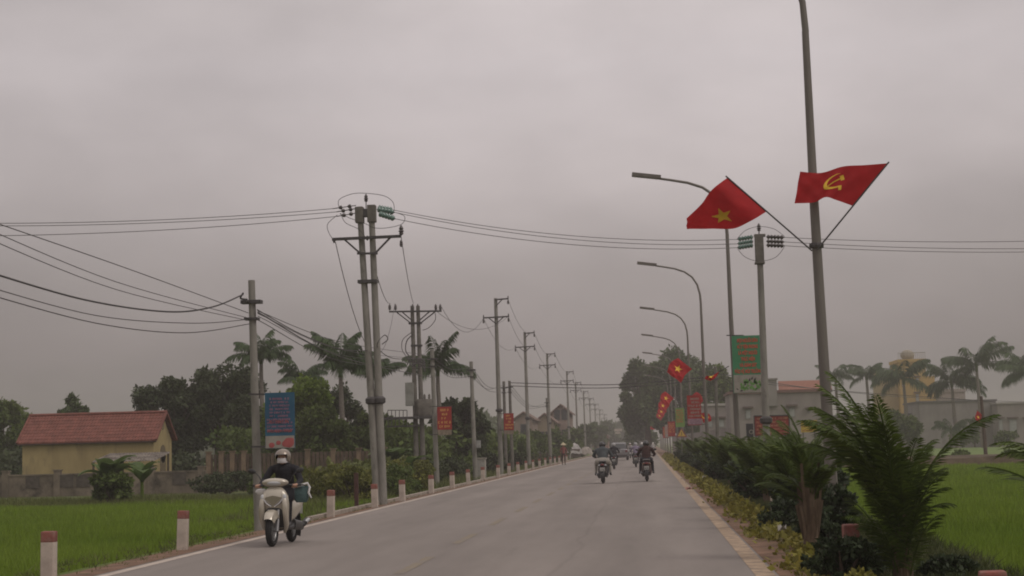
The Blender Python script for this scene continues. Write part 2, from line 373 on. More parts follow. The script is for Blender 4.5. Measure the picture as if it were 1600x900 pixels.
def bush(name, label, cat, loc, rad, m, n=2500, leaf=.09, seed=3, clumps=14, group=None, csize=.42, aspect=.6):
    t = thing(name, label, cat, loc, group=group)
    P = crown_points(n, (rad[0]*.8, rad[1]*.8, rad[2]*.8), clumps, csize, seed=seed, base=-.85); P[:, 2] += rad[2]*.92
    P[:, 2] = np.maximum(P[:, 2], .02)
    V, Fq = leaf_arrays(P, leaf, aspect); rawmesh('foliage', V, Fq, m, t)
    mb = MB(); rr = random.Random(seed)
    for k in range(7):
        a = k*.9; e = Vector((math.cos(a)*rad[0]*.6, math.sin(a)*rad[1]*.6, rad[2]*rr.uniform(.8, 1.5)))
        mb.tube([(0, 0, -.05), e*.5+Vector((0, 0, .1*rad[2])), e], [.03, .02, .006], 5)
    mb.build('stem', BARK, t)
    return t
def frond_arrays(L, elev, droop, ll, n, az, start=(0, 0, 0), lean=.75, hang=.35, w=.05, stem=.14, g=random, curl=1.6):
    pts = []; p = Vector(start); seg = 14; dirh = Vector((math.cos(az), math.sin(az), 0)); side = Vector((-math.sin(az), math.cos(az), 0))
    frames = []
    for i in range(seg+1):
        tt = i/seg; a = elev-droop*tt**curl; d = dirh*math.cos(a)+Vector((0, 0, 1))*math.sin(a)
        frames.append((p.copy(), d)); p = p+d*(L/seg)
    V = []; Fs = []
    def fr(tt):
        x = tt*seg; i = min(int(x), seg-1); f = x-i
        return frames[i][0].lerp(frames[i+1][0], f), frames[i][1].lerp(frames[i+1][1], f).normalized()
    for i in range(seg):   # rachis: three-sided strip
        a, d = frames[i]; b_, d2 = frames[i+1]; r1 = .016*L*(1-i/seg)**.7/1.4+.003; r2 = .016*L*(1-(i+1)/seg)**.7/1.4+.003
        u1 = side.cross(d).normalized(); u2 = side.cross(d2).normalized()
        o = len(V); V += [a+side*r1, a-side*r1, b_-side*r2, b_+side*r2]; Fs.append((o, o+1, o+2, o+3))
        V += [a+u1*r1, a-u1*r1, b_-u2*r2, b_+u2*r2]; Fs.append((o+4, o+5, o+6, o+7))
    for i in range(n):
        tt = stem+(1-stem)*(i+.5)/n; q, d = fr(tt); prof = math.sin(math.pi*min(1, (tt-stem)/(1-stem)*.80+.16))**.6
        for sg in (1, -1):
            l = ll*prof*g.uniform(.85, 1.1); dv = (side*sg*1.0+d*lean*(.6+tt)+Vector((0, 0, 1))*g.uniform(-hang*1.3, .15-hang*.4)).normalized()
            tip = q+dv*l+Vector((0, 0, -hang*l*.55)); mid = q+dv*l*.45; ww = d*w*.5
            o = len(V); V += [q, mid+ww, tip, mid-ww]; Fs.append((o, o+1, o+2, o+3))
    return np.array([tuple(v) for v in V]), np.array(Fs)
def merge(parts):
    Vs = []; Fs = []; o = 0
    for V, Fq in parts: Vs.append(V); Fs.append(Fq+o); o += len(V)
    return np.concatenate(Vs), np.concatenate(Fs)
PALMG = leafmat('palm_green', (0.036, 0.066, 0.024), (0.066, 0.102, 0.036), .25, .3)
PALMY = leafmat('palm_fresh_green', (0.043, 0.070, 0.011), (0.085, 0.119, 0.022), .3, .35, 2)
def tall_palm(label, base, crown, fl, seed, nf=13, tr=.16, m=None, group='tall palms', dense=30, shaft=True, ll=None, up=0.0):
    """tall feather palm: base and crown points in world"""
    base = Vector(base); t = thing('palm_tree', label, 'palm tree', base, group=group); rr = random.Random(seed)
    h = Vector(crown)-base; mb = MB()
    pts = [h*k/8+Vector((math.sin(k*.5)*.08*rr.uniform(-1, 1), 0, 0)) for k in range(9)]; pts[0] = Vector((0, 0, -.2)); pts[-1] = h
    mb.tube(pts, [tr*1.35, tr*1.1, tr*1.05, tr*1.05, tr, tr*.95, tr*.85, tr*.8, tr*.7], 9)
    mb.build('trunk', PALMT, t, smooth=True)
    if shaft:
        s = MB(); s.tube([h-Vector((0, 0, fl*.05)), h+Vector((0, 0, fl*.12)), h+Vector((0, 0, fl*.3))], [tr*.75, tr*.8, tr*.35], 8); s.build('crownshaft', PALMY, t, smooth=True)
    parts = []
    for k in range(nf):
        az = k*2.399+rr.uniform(-.2, .2); e = min(1.5, rr.choice((1.15, .9, .6, .35, .1, .75))+up+rr.uniform(-.1, .1))
        parts.append(frond_arrays(fl*rr.uniform(.85, 1.1), e, rr.uniform(1.0, 1.7)+.35*(e > .8)*rr.uniform(-1, 1), (ll or fl*.27), dense+8, az, tuple(h+Vector((0, 0, fl*.1))), hang=.95, w=fl*.04, g=rr))
    V, Fq = merge(parts); rawmesh('crown', V, Fq, m or PALMG, t)
    return t
def clump_palm(label, loc, h, seed, nf=15, lean_x=0.0, trunk_h=.5, tr=.08, group='feathery palms along the right verge', m=None, fl=1.2, dense=34, cat='palm', sep=True, ll=.32, skirt=True):
    t = thing('small_palm', label, cat, loc, group=group); rr = random.Random(seed); mb = MB()
    mb.tube([(0, 0, -.05), (0, 0, trunk_h*.5), (lean_x*.2, 0, trunk_h)], [tr*1.15, tr, tr*.85], 10); mb.build('trunk', DRYF, t, smooth=True)
    if skirt:
        sk = MB()
        for k in range(16):
            a = k*.8+rr.random(); z = trunk_h*rr.uniform(.35, 1.1)
            sk.bar((math.cos(a)*tr, math.sin(a)*tr, z*.5), (math.cos(a)*tr*1.9, math.sin(a)*tr*1.9, z+.22), .035, h=.012)
        sk.build('leaf_sheath', DRYF, t)
    parts = []
    for k in range(nf):
        az = k*2.399+rr.uniform(-.25, .25); e = rr.choice((1.45, 1.3, 1.15, .95, .7, 1.2)); L = fl*rr.uniform(.8, 1.12)
        s = (lean_x*.2+math.cos(az)*tr*.6, math.sin(az)*tr*.6, trunk_h*rr.uniform(.55, 1.05))
        a = frond_arrays(L, e, rr.uniform(.6, 1.45), ll, dense, az, s, lean=1.1, hang=.28, w=.028, stem=.2, g=rr, curl=1.9)
        parts.append(a)
    if sep:
        for V, Fq in parts: rawmesh('frond', V, Fq, m or PALMY, t)
    else:
        V, Fq = merge(parts); rawmesh('crown', V, Fq, m or PALMY, t)
    return t

# ------------------------------------------------------------------ rice and ground cover (uncountable)
def blades(name, label, cat, P, hgt, wd, m, per=4, spread=.05, lean=.3):
    n = len(P)*per; B = np.repeat(P, per, 0)+np.c_[rng.normal(0, spread, (n, 2)), np.zeros(n)]
    a = rng.uniform(0, 2*np.pi, n); hh = hgt*rng.uniform(.7, 1.15, n)*(1+.16*np.sin(B[:, 1]*.55+1.3*np.sin(B[:, 0]*.35))+.10*np.sin(B[:, 0]*.9+B[:, 1]*.2)); wdd = np.repeat(wd, per) if np.ndim(wd) else np.full(n, wd)
    sx = np.c_[np.cos(a), np.sin(a), np.zeros(n)]*wdd[:, None]/2; ld = np.c_[rng.normal(0, lean, n)*hh, rng.normal(0, lean, n)*hh, hh]
    V = np.empty((n, 3, 3)); V[:, 0] = B-sx; V[:, 1] = B+sx; V[:, 2] = B+ld
    o = rawmesh(name, V.reshape(-1, 3), np.arange(n*3).reshape(-1, 3), m, k=3); return tag(o, label, cat, kind='stuff')
RICE = leafmat('rice_green', (.145, .225, .02), (.205, .285, .036), .45, .3, .25)
def patch(xlim, y0, y1, dens, z):
    out = []
    yy = y0
    while yy < y1:
        st = max(1.0, yy*.05); a, b_ = xlim(yy+st/2)
        if b_ > a:
            n = int((b_-a)*st*dens(yy)); out.append(np.c_[rng.uniform(a, b_, n), rng.uniform(yy, min(yy+st, y1), n), np.full(n, z)])
        yy += st
    return np.concatenate(out)
P = patch(lambda y: (-.44*y-1.5, -8.75), 18, 56, lambda y: 70*min(1, (28/y)**1.3), FZ)
blades('rice_paddy', 'bright green young rice filling the paddy left of the road', 'rice', P, .34, .012+P[:, 1]*.0006, RICE, 5, .05)
P = patch(lambda y: (3.95, .27*y+2), 8, 93.5, lambda y: 80*min(1, (20/y)**1.4), FZ)
blades('rice_paddy', 'bright green rice filling the large paddy right of the road', 'rice', P, .34, .010+P[:, 1]*.0007, RICE, 5, .05)
WEED = leafmat('weed_green', (.085, .11, .028), (.15, .16, .05), .3, .4, 1)
P = patch(lambda y: (-.44*y-1, -10.5), 55, 66, lambda y: 16, FZ)
blades('weeds', 'rough pale weeds on the bund between paddy and garden wall', 'weeds', P, .36, .045, WEED, 5, .12, .4)
P = patch(lambda y: (-11.5, -9.3), 40, 130, lambda y: 14*min(1, 50/y), FZ)
blades('grass', 'long rough grass on the left road embankment', 'grass', P, .45, .03+P[:, 1]*.0004, WEED, 5, .1, .4)
P = patch(lambda y: (-8.8, -7.5), 18, 200, lambda y: 22*min(1, 35/y), -.04)
P = P[(rng.random(len(P)) < .55+.45*np.sin(P[:, 1]*1.1)*np.cos(P[:, 0]*5))]
blades('grass', 'short patchy grass around the bollards on the left shoulder', 'grass', P, .10, .02, WEED, 5, .05, .6)
# low yellow-green ground cover on the right verge
COVER = leafmat('cover_yellow_green', (.15, .15, .025), (.23, .20, .045), .3, .4, 3)
n = 46000; yy = 9+170*rng.random(n)**1.9; cl = .5+.5*np.sin(yy*1.7+1.1*np.sin(yy*.6)); xx = 2.02+rng.normal(0, .15, n)+.12*np.sin(yy*.9)
keep = rng.random(n) < .25+.75*cl; yy = yy[keep]; xx = xx[keep]; zz = .05+rng.random(len(xx))*.20*np.exp(-((xx-2.02)/.25)**2)*(.6+.4*cl[keep])
V, Fq = leaf_arrays(np.c_[xx, yy, zz], .055, .6)
sc = (1+yy/45); c0 = V.reshape(-1, 4, 3)[:, :1]; V = (c0+(V.reshape(-1, 4, 3)-c0)*sc[:, None, None]).reshape(-1, 3)
tag(rawmesh('ground_cover', V, Fq, COVER), 'low yellow green ground cover edging the right side of the road', 'ground cover', kind='stuff')
n = 9000; P = np.c_[rng.uniform(2.2, 3.9, n), 8+60*rng.random(n)**1.6, np.full(n, .03)]
blades('grass', 'dark tufts of grass between the palms on the right verge', 'grass', P, .16, .02, leafmat('tuft_green', (.045, .06, .018), (.08, .09, .03)), 5, .07, .6)

# ------------------------------------------------------------------ bollards
def bollard(label, x, y, z=-.03, proto=[None], group='red topped bollards along the left road edge'):
    if proto[0] is None:
        t = thing('bollard', label, 'bollard', group=group)
        MB().box((0, 0, .25), (.165, .165, .56)).build('post', WHITEP, t, bevel=.012)
        MB().box((0, 0, .59), (.170, .170, .14)).build('cap', REDP, t, bevel=.018)
        proto[0] = t
    else: t = dup(proto[0])
    t.location = (x, y, z); t['label'] = label; t['group'] = group; t.rotation_euler = (random.uniform(-.03, .03), random.uniform(-.03, .03), random.uniform(-.1, .1))
    return t
ordn = ['nearest', 'second', 'third', 'fourth', 'fifth', 'sixth', 'seventh', 'eighth', 'ninth', 'tenth', 'eleventh', 'twelfth', 'thirteenth', 'fourteenth', 'fifteenth', 'sixteenth', 'seventeenth', 'eighteenth', 'nineteenth', 'twentieth', 'twenty first', 'twenty second', 'twenty third', 'twenty fourth', 'twenty fifth']
bp = [(76, 909), (285, 858), (517, 808), (586, 793), (629, 783), (674, 771), (707, 763), (732, 757), (755, 751)]
for i, (px, py) in enumerate(bp):
    q = ground(px, py)
    bollard({0: 'white bollard with red top at the bottom left corner of the photo', 1: 'white red topped bollard alone beside the paddy, second from the left', 3: 'red topped bollard standing against the foot of the double power pole'}.get(i, 'white bollard with red top on the left road edge, %s from the camera' % ordn[i]), q.x, q.y)
    lastY = q.y
for k in range(12):
    bollard('small distant red topped bollard on the left road edge, %s from the camera' % ordn[9+k], -7.52, lastY+6.2*(k+1))
for (px, py, lb) in ((1330, 815, 'red capped bollard half hidden between the two nearest palms on the right'), (1555, 888, 'red capped bollard whose top just shows at the bottom right corner')):
    Y = 17.4 if px < 1400 else 10.9; q = at(px, py+4, Y); bollard(lb, q.x, Y, q.z-.66, group='red capped bollards on the right verge')
bollard('distant red capped bollard in the planting beyond the nearest right ones', 2.35, 30.5, group='red capped bollards on the right verge')

# ------------------------------------------------------------------ poles
def insulator(mb, p, s=1.0, mi=0):
    p = Vector(p); mb.lathe([(.02*s, 0), (.03*s, .02*s), (.075*s, .05*s), (.05*s, .09*s), (.085*s, .12*s), (.05*s, .17*s), (.07*s, .2*s), (.035*s, .27*s), (.02*s, .3*s)], p, 10, mi)
def disc_string(a, b, n, parent, name='insulator_string', m=None, r=.082):
    a, b = Vector(a), Vector(b); q = (b-a).to_track_quat('Z', 'Y').to_matrix(); L = (b-a).length; mb = MB()
    mb.tube([a, b], .015, 6, 1)
    for k in range(n):
        z = L*(k+.7)/(n+.6); mb.lathe([(.02, -.05), (r, -.02), (r*.95, .012), (.04, .05), (.02, .06)], a+q@Vector((0, 0, z)), 12, 0, M=q)
    return mb.build(name, [m or GLASSINS, STEEL], parent, smooth=True)
def pole_mesh(mb, base, top, r0, r1, n=12): mb.tube([base, Vector(base).lerp(Vector(top), .5), top], [r0, (r0+r1)/2, r1], n)
def collar(parent, p, r, m=None):
    MB().lathe([(r*1.0, -.1), (r*1.5, -.06), (r*1.55, .06), (r*1.0, .12)], p, 12).build('collar', m or STEEL, parent, smooth=True)
def lv_pole(name, label, px_base, px_top, Y, r=.11, group='short concrete poles beside the road', arms=True, m=None, cat='utility pole'):
    b = at(px_base[0], px_base[1], Y); b.z = -.1; top = at(px_top[0], px_top[1], Y); t = thing(name, label, cat, b, group=group)
    mb = MB(); pole_mesh(mb, (0, 0, -.3), top-b, r*1.15, r*.85); mb.build('pole', m or CONC, t, smooth=True)
    if arms:
        h = top-b; a = MB(); a.box(h-Vector((0, 0, .45)), (r*2+.25, r*2+.06, .07)); a.box(h-Vector((0, 0, .8)), (r*2+.12, r*2+.04, .05))
        a.bar(h+Vector((-.05, -r-.02, -.45)), h+Vector((-.05, -r-.28, -.45)), .04); a.build('bracket', STEEL, t)
    return t, b, top
poleA, bA, tA = lv_pole('utility_pole', 'near concrete pole left of the scooter carrying the blue banner', (405, 832), (393, 438), 32.3, .084)
# B: double dead-end pole
YB = 45.3
B1b, B1t = ground(575, 792), at(562, 322, YB); B2b, B2t = ground(596, 789), at(580, 320, YB); B1b.y = B2b.y = YB
bB = Vector(((B1b.x+B2b.x)/2, YB, -.02)); pB = thing('double_power_pole', 'tall twin concrete power pole with crossarm and green insulators left of the road', 'power pole', bB)
for bb, tt in ((B1b, B1t), (B2b, B2t)):
    mb = MB(); pole_mesh(mb, (bb.x-bB.x, 0, -.3), (tt.x-bB.x, 0, tt.z), .118, .085, 14); mb.build('pole', CONC, pB, smooth=True)
    f = .345; collar(pB, Vector((bb.x+(tt.x-bb.x)*f-bB.x, 0, tt.z*f)), .118)
def rel(p, b): return Vector(p)-Vector(b)
def P_(px, py, Y, base): return at(px, py, Y)-Vector(base)
mb = MB(); mb.bar(P_(519, 374, YB-.16, bB), P_(627, 369, YB-.16, bB), .08)
mb.bar(P_(538, 374, YB-.14, bB), P_(563, 396, YB-.14, bB), .05); mb.bar(P_(611, 370, YB-.14, bB), P_(586, 396, YB-.14, bB), .05); mb.bar(P_(558, 396, YB-.15, bB), P_(590, 396, YB-.15, bB), .06)
mb.build('crossarm', STEEL, pB)
mb = MB()
mb.box(P_(575, 440, YB, bB), (.56, .3, .09)); mb.build('clamp', STEEL, pB); mb = MB(); mb.box(P_(571, 333, YB, bB), (.42, .24, .22)); mb.build('clamp', STEEL, pB)
mb = MB()
mb.box(P_(562, 336, YB, bB), (.24, .26, .46)); mb.box(P_(581, 334, YB, bB), (.24, .26, .5)); mb.build('pole_cap', CONC2, pB, bevel=.02)
mb = MB(); mb.tube([P_(572, 326, YB, bB), P_(572, 312, YB, bB)], .015, 6); insulator(mb, P_(572, 316, YB, bB), .8); mb.build('insulator', CERAM, pB, smooth=True)
for x, y, s_ in ((627, 368, 1.0), (627, 386, .7), (522, 380, .5), (574, 376, .5)): mb = MB(); insulator(mb, P_(x, y, YB-.12, bB), s_); mb.build('insulator', CERAM, pB, smooth=True)
R1 = at(589, 327, YB-.5); R2 = at(617, 332, YB-.7); disc_string(R1-bB, R2-bB, 5, pB)
R3 = at(590, 324, YB+.3); R4 = at(614, 328, YB+.4); disc_string(R3-bB, R4-bB, 5, pB)
R5 = at(592, 334, YB-.9); R6 = at(618, 342, YB-1.2); disc_string(R5-bB, R6-bB, 5, pB)
Ls = [(at(556, 321, YB), at(520, 326, YB-.5)), (at(556, 326, YB), at(526, 331, YB+.4)), (at(556, 333, YB), at(527, 338, YB-1))]
for a, b_ in Ls: disc_string(a-bB, b_-bB, 2, pB, m=CERAM, r=.06)
def cat_pts(a, b, sag, n=18):
    a, b = Vector(a), Vector(b); return [a.lerp(b, k/n)-Vector((0, 0, sag*4*(k/n)*(1-k/n))) for k in range(n+1)]
mb = MB()
def loop(mb, pxs, Y, base, r=.009):
    c = [P_(x, y, Y, base) for x, y in pxs]; out = []
    for i in range(len(c)-1):
        p0, p1, p2, p3 = c[max(0, i-1)], c[i], c[i+1], c[min(len(c)-1, i+2)]
        for k in range(6):
            u = k/6; out.append(.5*((2*p1)+(p2-p0)*u+(2*p0-5*p1+4*p2-p3)*u*u+(3*p1-p0-3*p2+p3)*u**3))
    out.append(c[-1]); mb.tube(out, r, 5)
loop(mb, [(530, 326), (530, 312), (550, 303), (572, 302), (600, 306), (614, 316), (616, 330)], YB-.4, bB)
loop(mb, [(527, 336), (512, 350), (514, 364), (522, 376)], YB-.4, bB)
loop(mb, [(532, 333), (540, 348), (560, 358), (572, 372)], YB-.4, bB)
loop(mb, [(618, 332), (632, 338), (628, 350), (605, 356), (585, 356), (572, 350), (550, 342), (531, 334)], YB-.4, bB)
mb.build('jumper_wire', WIREM, pB)
# red-brown post next to B
q = ground(566, 795); MB().box((0, 0, .45), (.10, .10, 1.1)).build('x', STEEL)
o = bpy.data.objects['x']; o.name = 'marker_post'; o.data.name = 'marker_post'; o.data.materials.clear(); o.data.materials.append(mat('rusty_brown_post', (.06, .03, .025), .8, .2)); o.location = (q.x-.15, q.y, -.05); tag(o, 'short rusty brown post at the left foot of the twin power pole', 'post')
# E: right single dead-end pole
YE = 49.0; Eb = ground(1201, 766); Eb.y = YE; Eb = Vector((at(1201, 766, YE).x, YE, -.02)); Et = at(1186, 368, YE)
pE = thing('power_pole', 'right hand concrete power pole with six insulator strings behind the nearest lamp post', 'power pole', Eb)
mb = MB(); pole_mesh(mb, (0, 0, -.2), Et-Eb, .122, .09, 14); mb.build('pole', CONC, pE, smooth=True)
collar(pE, P_(1197, 657, YE, Eb), .125)
mb = MB(); mb.box(P_(1186.5, 391, YE, Eb), (.26, .26, .85)); mb.box(P_(1187, 368, YE, Eb), (.34, .2, .08)); mb.box(P_(1187, 411, YE, Eb), (.3, .3, .07)); mb.build('pole_cap', CONC2, pE, bevel=.015)
mb = MB(); mb.tube([P_(1186, 368, YE, Eb), P_(1186, 358, YE, Eb)], .02, 6); insulator(mb, P_(1186, 362, YE, Eb), .85); mb.build('insulator', CERAM, pE, smooth=True)
EL, ER = [], []
for k, (yy_, dY) in enumerate(((371, .5), (378, 0), (384, -.5))):
    a, b_ = at(1177, yy_-1, YE+dY), at(1152, yy_+3, YE+dY*1.3); disc_string(a-Eb, b_-Eb, 5, pE, r=.075); EL.append(b_)
    a, b_ = at(1197, yy_-1, YE+dY), at(1226, yy_, YE+dY*1.3); disc_string(a-Eb, b_-Eb, 5, pE, r=.07, m=CERAM); ER.append(b_)
mb = MB()
loop(mb, [(1152, 373), (1165, 360), (1186, 354), (1210, 358), (1226, 370)], YE, Eb, .008)
loop(mb, [(1152, 388), (1165, 402), (1187, 408), (1212, 402), (1226, 385)], YE-.5, Eb, .008)
mb.build('jumper_wire', WIREM, pE)

# C: transformer station on twin poles
YC = 85.0
pc0 = at(657, 745, YC); bC = Vector((pc0.x, YC, FZ))
pC = thing('transformer_station', 'twin pole transformer station with crossarms, platform and grey cabinet among the palms', 'transformer')
pC.location = bC
for xb, xt in ((652, 644), (662, 653)):
    mb = MB(); b_ = at(xb, 745, YC)-bC; b_.z = -.2; pole_mesh(mb, b_, P_(xt, 478, YC, bC), .15, .10); mb.build('pole', CONC2, pC, smooth=True)
mb = MB()
for dy in (-.2, .2): mb.bar(P_(608, 487, YC+dy, bC), P_(690, 486, YC+dy, bC), .09)
for a, b_ in (((620, 488), (642, 505)), ((680, 487), (657, 505)), ((629, 488), (643, 500)), ((671, 487), (656, 500))): mb.bar(P_(*a, YC-.16, bC), P_(*b_, YC-.16, bC), .06)
mb.box(P_(649, 505, YC, bC), (.7, .3, .1)); mb.box(P_(651, 540, YC, bC), (.6, .3, .1)); mb.build('crossarm', STEEL, pC)
mb = MB(); CI = []
for x in (609, 618, 645, 653, 681, 688):
    mb = MB(); insulator(mb, P_(x, 485, YC+(.2 if x in (618, 653, 688) else -.2), bC), 1.15); mb.build('insulator', CERAM, pC, smooth=True)
mb = MB(); mb.box(P_(640, 653, YC, bC), (2.6, 1.2, .12)); mb.box(P_(630, 666, YC, bC), (1.6, 1.1, .08))
for x in (606, 612, 618, 624, 630, 636):
    for dy in (-.6, .6): mb.bar(P_(x, 667, YC+dy, bC), P_(x, 641, YC+dy, bC), .035)
for y_ in (641, 655):
    for dy in (-.6, .6): mb.bar(P_(606, y_, YC+dy, bC), P_(636, y_, YC+dy, bC), .04)
mb.build('platform', STEEL, pC)
MB().box(P_(640, 616, YC-.3, bC), (.42, .4, 1.25)).build('cabinet', mat('grey_cabinet', (.22, .22, .20), .6, .12, 3), pC, bevel=.02)
mb = MB(); mb.loft([(0, 0, 0, .4, .3), (.1, 0, 0, .45, .33), (.8, 0, 0, .45, .33), (.9, 0, 0, .38, .28)], 16, ex=4)
for k in range(3): insulator(mb, (-.25+.25*k, 0, .88), 1.0)
o = mb.build('transformer', CONC2, pC, smooth=True); o.location = P_(664, 650, YC, bC)
mb = MB()
loop(mb, [(680, 489), (680, 500), (670, 512), (660, 516)], YC-.3, bC, .02); loop(mb, [(645, 518), (630, 530), (628, 545), (634, 556)], YC-.3, bC, .02); loop(mb, [(646, 522), (636, 532), (634, 548), (642, 560), (650, 575)], YC-.3, bC, .03)
for k in range(6): loop(mb, [(636+k*4, 556+k), (640+k*3, 565+(k*7) % 9), (655+(k*5) % 9, 560+k*2), (664, 566+k*3)], YC-.35, bC, .035)
mb.build('cable', WIREM, pC)

# D family: medium-voltage single poles
def mv_pole(label, px, pyt, Y, proto=[None]):
    base = at(px+ (6 if Y < 120 else 2), 700, Y); base.z = -.15; top = at(px, pyt, Y); H = 11.0+.15; X = base.x
    if proto[0] is None:
        t = thing('power_pole', label, 'power pole', group='single crossarm power poles receding along the left side')
        mb = MB(); pole_mesh(mb, (0, 0, -.3), (-.08, 0, H), .17, .11, 10); mb.build('pole', CONC, t, smooth=True)
        mb = MB(); mb.bar((-.9, -.15, H-1.25), (.75, -.15, H-1.2), .09); mb.bar((-.55, -.15, H-1.25), (-.08, -.15, H-1.65), .06); mb.bar((.4, -.15, H-1.22), (-.08, -.15, H-1.65), .06)
        mb.bar((-.1, -.13, H-.1), (.75, -.13, H-.06), .09); mb.bar((.35, -.13, H-.08), (-.05, -.13, H-.5), .06); mb.build('crossarm', STEEL, t)
        mb = MB()
        for x, z in ((-.86, H-1.2), (.71, H-1.15), (.71, H-.02)):
            mb = MB(); insulator(mb, (x, -.15, z-.40), 1.0); insulator(mb, (x, -.15, z-.03), .6); mb.build('insulator', CERAM, t, smooth=True)
        collar(t, Vector((-.02, 0, 4.0)), .15)
        proto[0] = t
    else: t = dup(proto[0])
    t['label'] = label; t.location = base; sc = (top.z-base.z)/H; t.scale = (1, 1, sc); t.rotation_euler = (0, 0, random.uniform(-.06, .06))
    return t, base, [base+Vector((-.86, -.15, (H-1.25)*sc)), base+Vector((.71, -.15, (H-1.2)*sc)), base+Vector((.71, -.15, (H-.06)*sc))]
mvp = [(776, 466, 100), (824, 519, 130), (858, 552, 161), (888, 580, 201), (901, 597, 238), (913, 611, 281), (922, 622, 322), (930, 631, 365), (937, 640, 420), (944, 647, 480)]
mv = [mv_pole('single power pole with a short top arm, %s tallest of the receding row' % (ordn[i] if i else 'the') if i < 9 else 'farthest and smallest power pole of the receding row', *a) for i, a in enumerate(mvp)]
poleK, bK, tK = lv_pole('utility_pole', 'short concrete pole carrying the first red sign beyond the twin power pole', (683, 755), (675, 546), 75)
poleL, bL, tL = lv_pole('utility_pole', 'short concrete pole beside the pale roadside cabinet', (743, 746), (736, 565), 85)
poleM, bM, tM = lv_pole('utility_pole', 'left of two close dark short poles beside the second red sign', (791, 733), (787, 596), 112, m=CONC2)
poleM2, bM2, tM2 = lv_pole('utility_pole', 'right of two close dark short poles beside the second red sign', (801, 733), (796, 595), 112, m=CONC2)
poleO, bO, tO = lv_pole('utility_pole', 'thin dark short pole in front of the distant houses on the left', (860, 721), (854, 622), 160, m=CONC2)
poleQ, bQ, tQ = lv_pole('utility_pole', 'short dark pole with a red flag between the second and third lamp posts', (1122, 722), (1118, 573), 105, m=CONC2)
poleS, bS, tS = lv_pole('field_pole', 'brown pole standing alone at the far edge of the right paddy', (1541, 716), (1533, 619), 108, .12, arms=False, m=mat('brown_pole', (.09, .065, .055), .9, .2), group=None)

# ------------------------------------------------------------------ street lamps
LX = 3.06
LABEL_L = {0: 'nearest grey lamp post, cut by the top of the photo, holding two red flags', 1: 'second lamp post, arm reaching over the road behind the star flag, green banner on it', 2: 'third lamp post with a red banner on its left side'}
LG = 'curved arm street lamps along the right verge'
HL = 10.6
def lamp_proto():
    t = thing('street_lamp', 'x', 'street lamp', group=LG); mb = MB()
    mb.tube([(0, 0, -.05), (-.06, 0, 2.8), (-.105, 0, 5.6), (-.125, 0, HL-2.1)], [.105, .09, .077, .06], 14); mb.build('pole', LAMPM, t, smooth=True)
    mb = MB(); pts = [(-.12, 0, HL-2.12), (-.15, 0, HL-1.6), (-.27, 0, HL-1.1), (-.52, 0, HL-.7), (-.9, 0, HL-.42), (-1.4, 0, HL-.24), (-2.0, 0, HL-.12), (-2.35, 0, HL-.06)]
    mb.tube(pts, [.06, .056, .052, .05, .048, .046, .044, .042], 10); mb.build('arm', LAMPM, t, smooth=True)
    mb = MB(); M = Matrix.Rotation(R(8), 3, 'Y')
    mb.box((-2.8, 0, HL+.05), (1.0, .28, .13), M=M); mb.build('lamp_head', LAMPM, t, bevel=.012)
    mb = MB()
    for k in range(8): mb.box((-3.18+k*.1, 0, HL+.055-(k)*.014), (.05, .2, .06), M=M)
    mb.build('lens', mat('lamp_lens', (.35, .35, .33), .3, .05), kids(t)[-1]);
    mb = MB(); mb.lathe([(.19, 0), (.19, .03), (.13, .05), (.13, .35)], (0, 0, 0), 12); mb.build('base_plate', LAMPM, t); MB().box((-.01, -.115, .95), (.1, .02, .35)).build('access_door', LAMPM, t)
    return t
lp = lamp_proto(); lamps = []
for k in range(14):
    Y = 27.3*(k+1); o = lp if k == 0 else dup(lp)
    o.location = (LX, Y, .03); o['label'] = LABEL_L.get(k, 'lamp post with curved arm, %s in the row from the camera' % ordn[k]); lamps.append(o)
    if k: o.rotation_euler = (0, 0, random.uniform(-.04, .04))

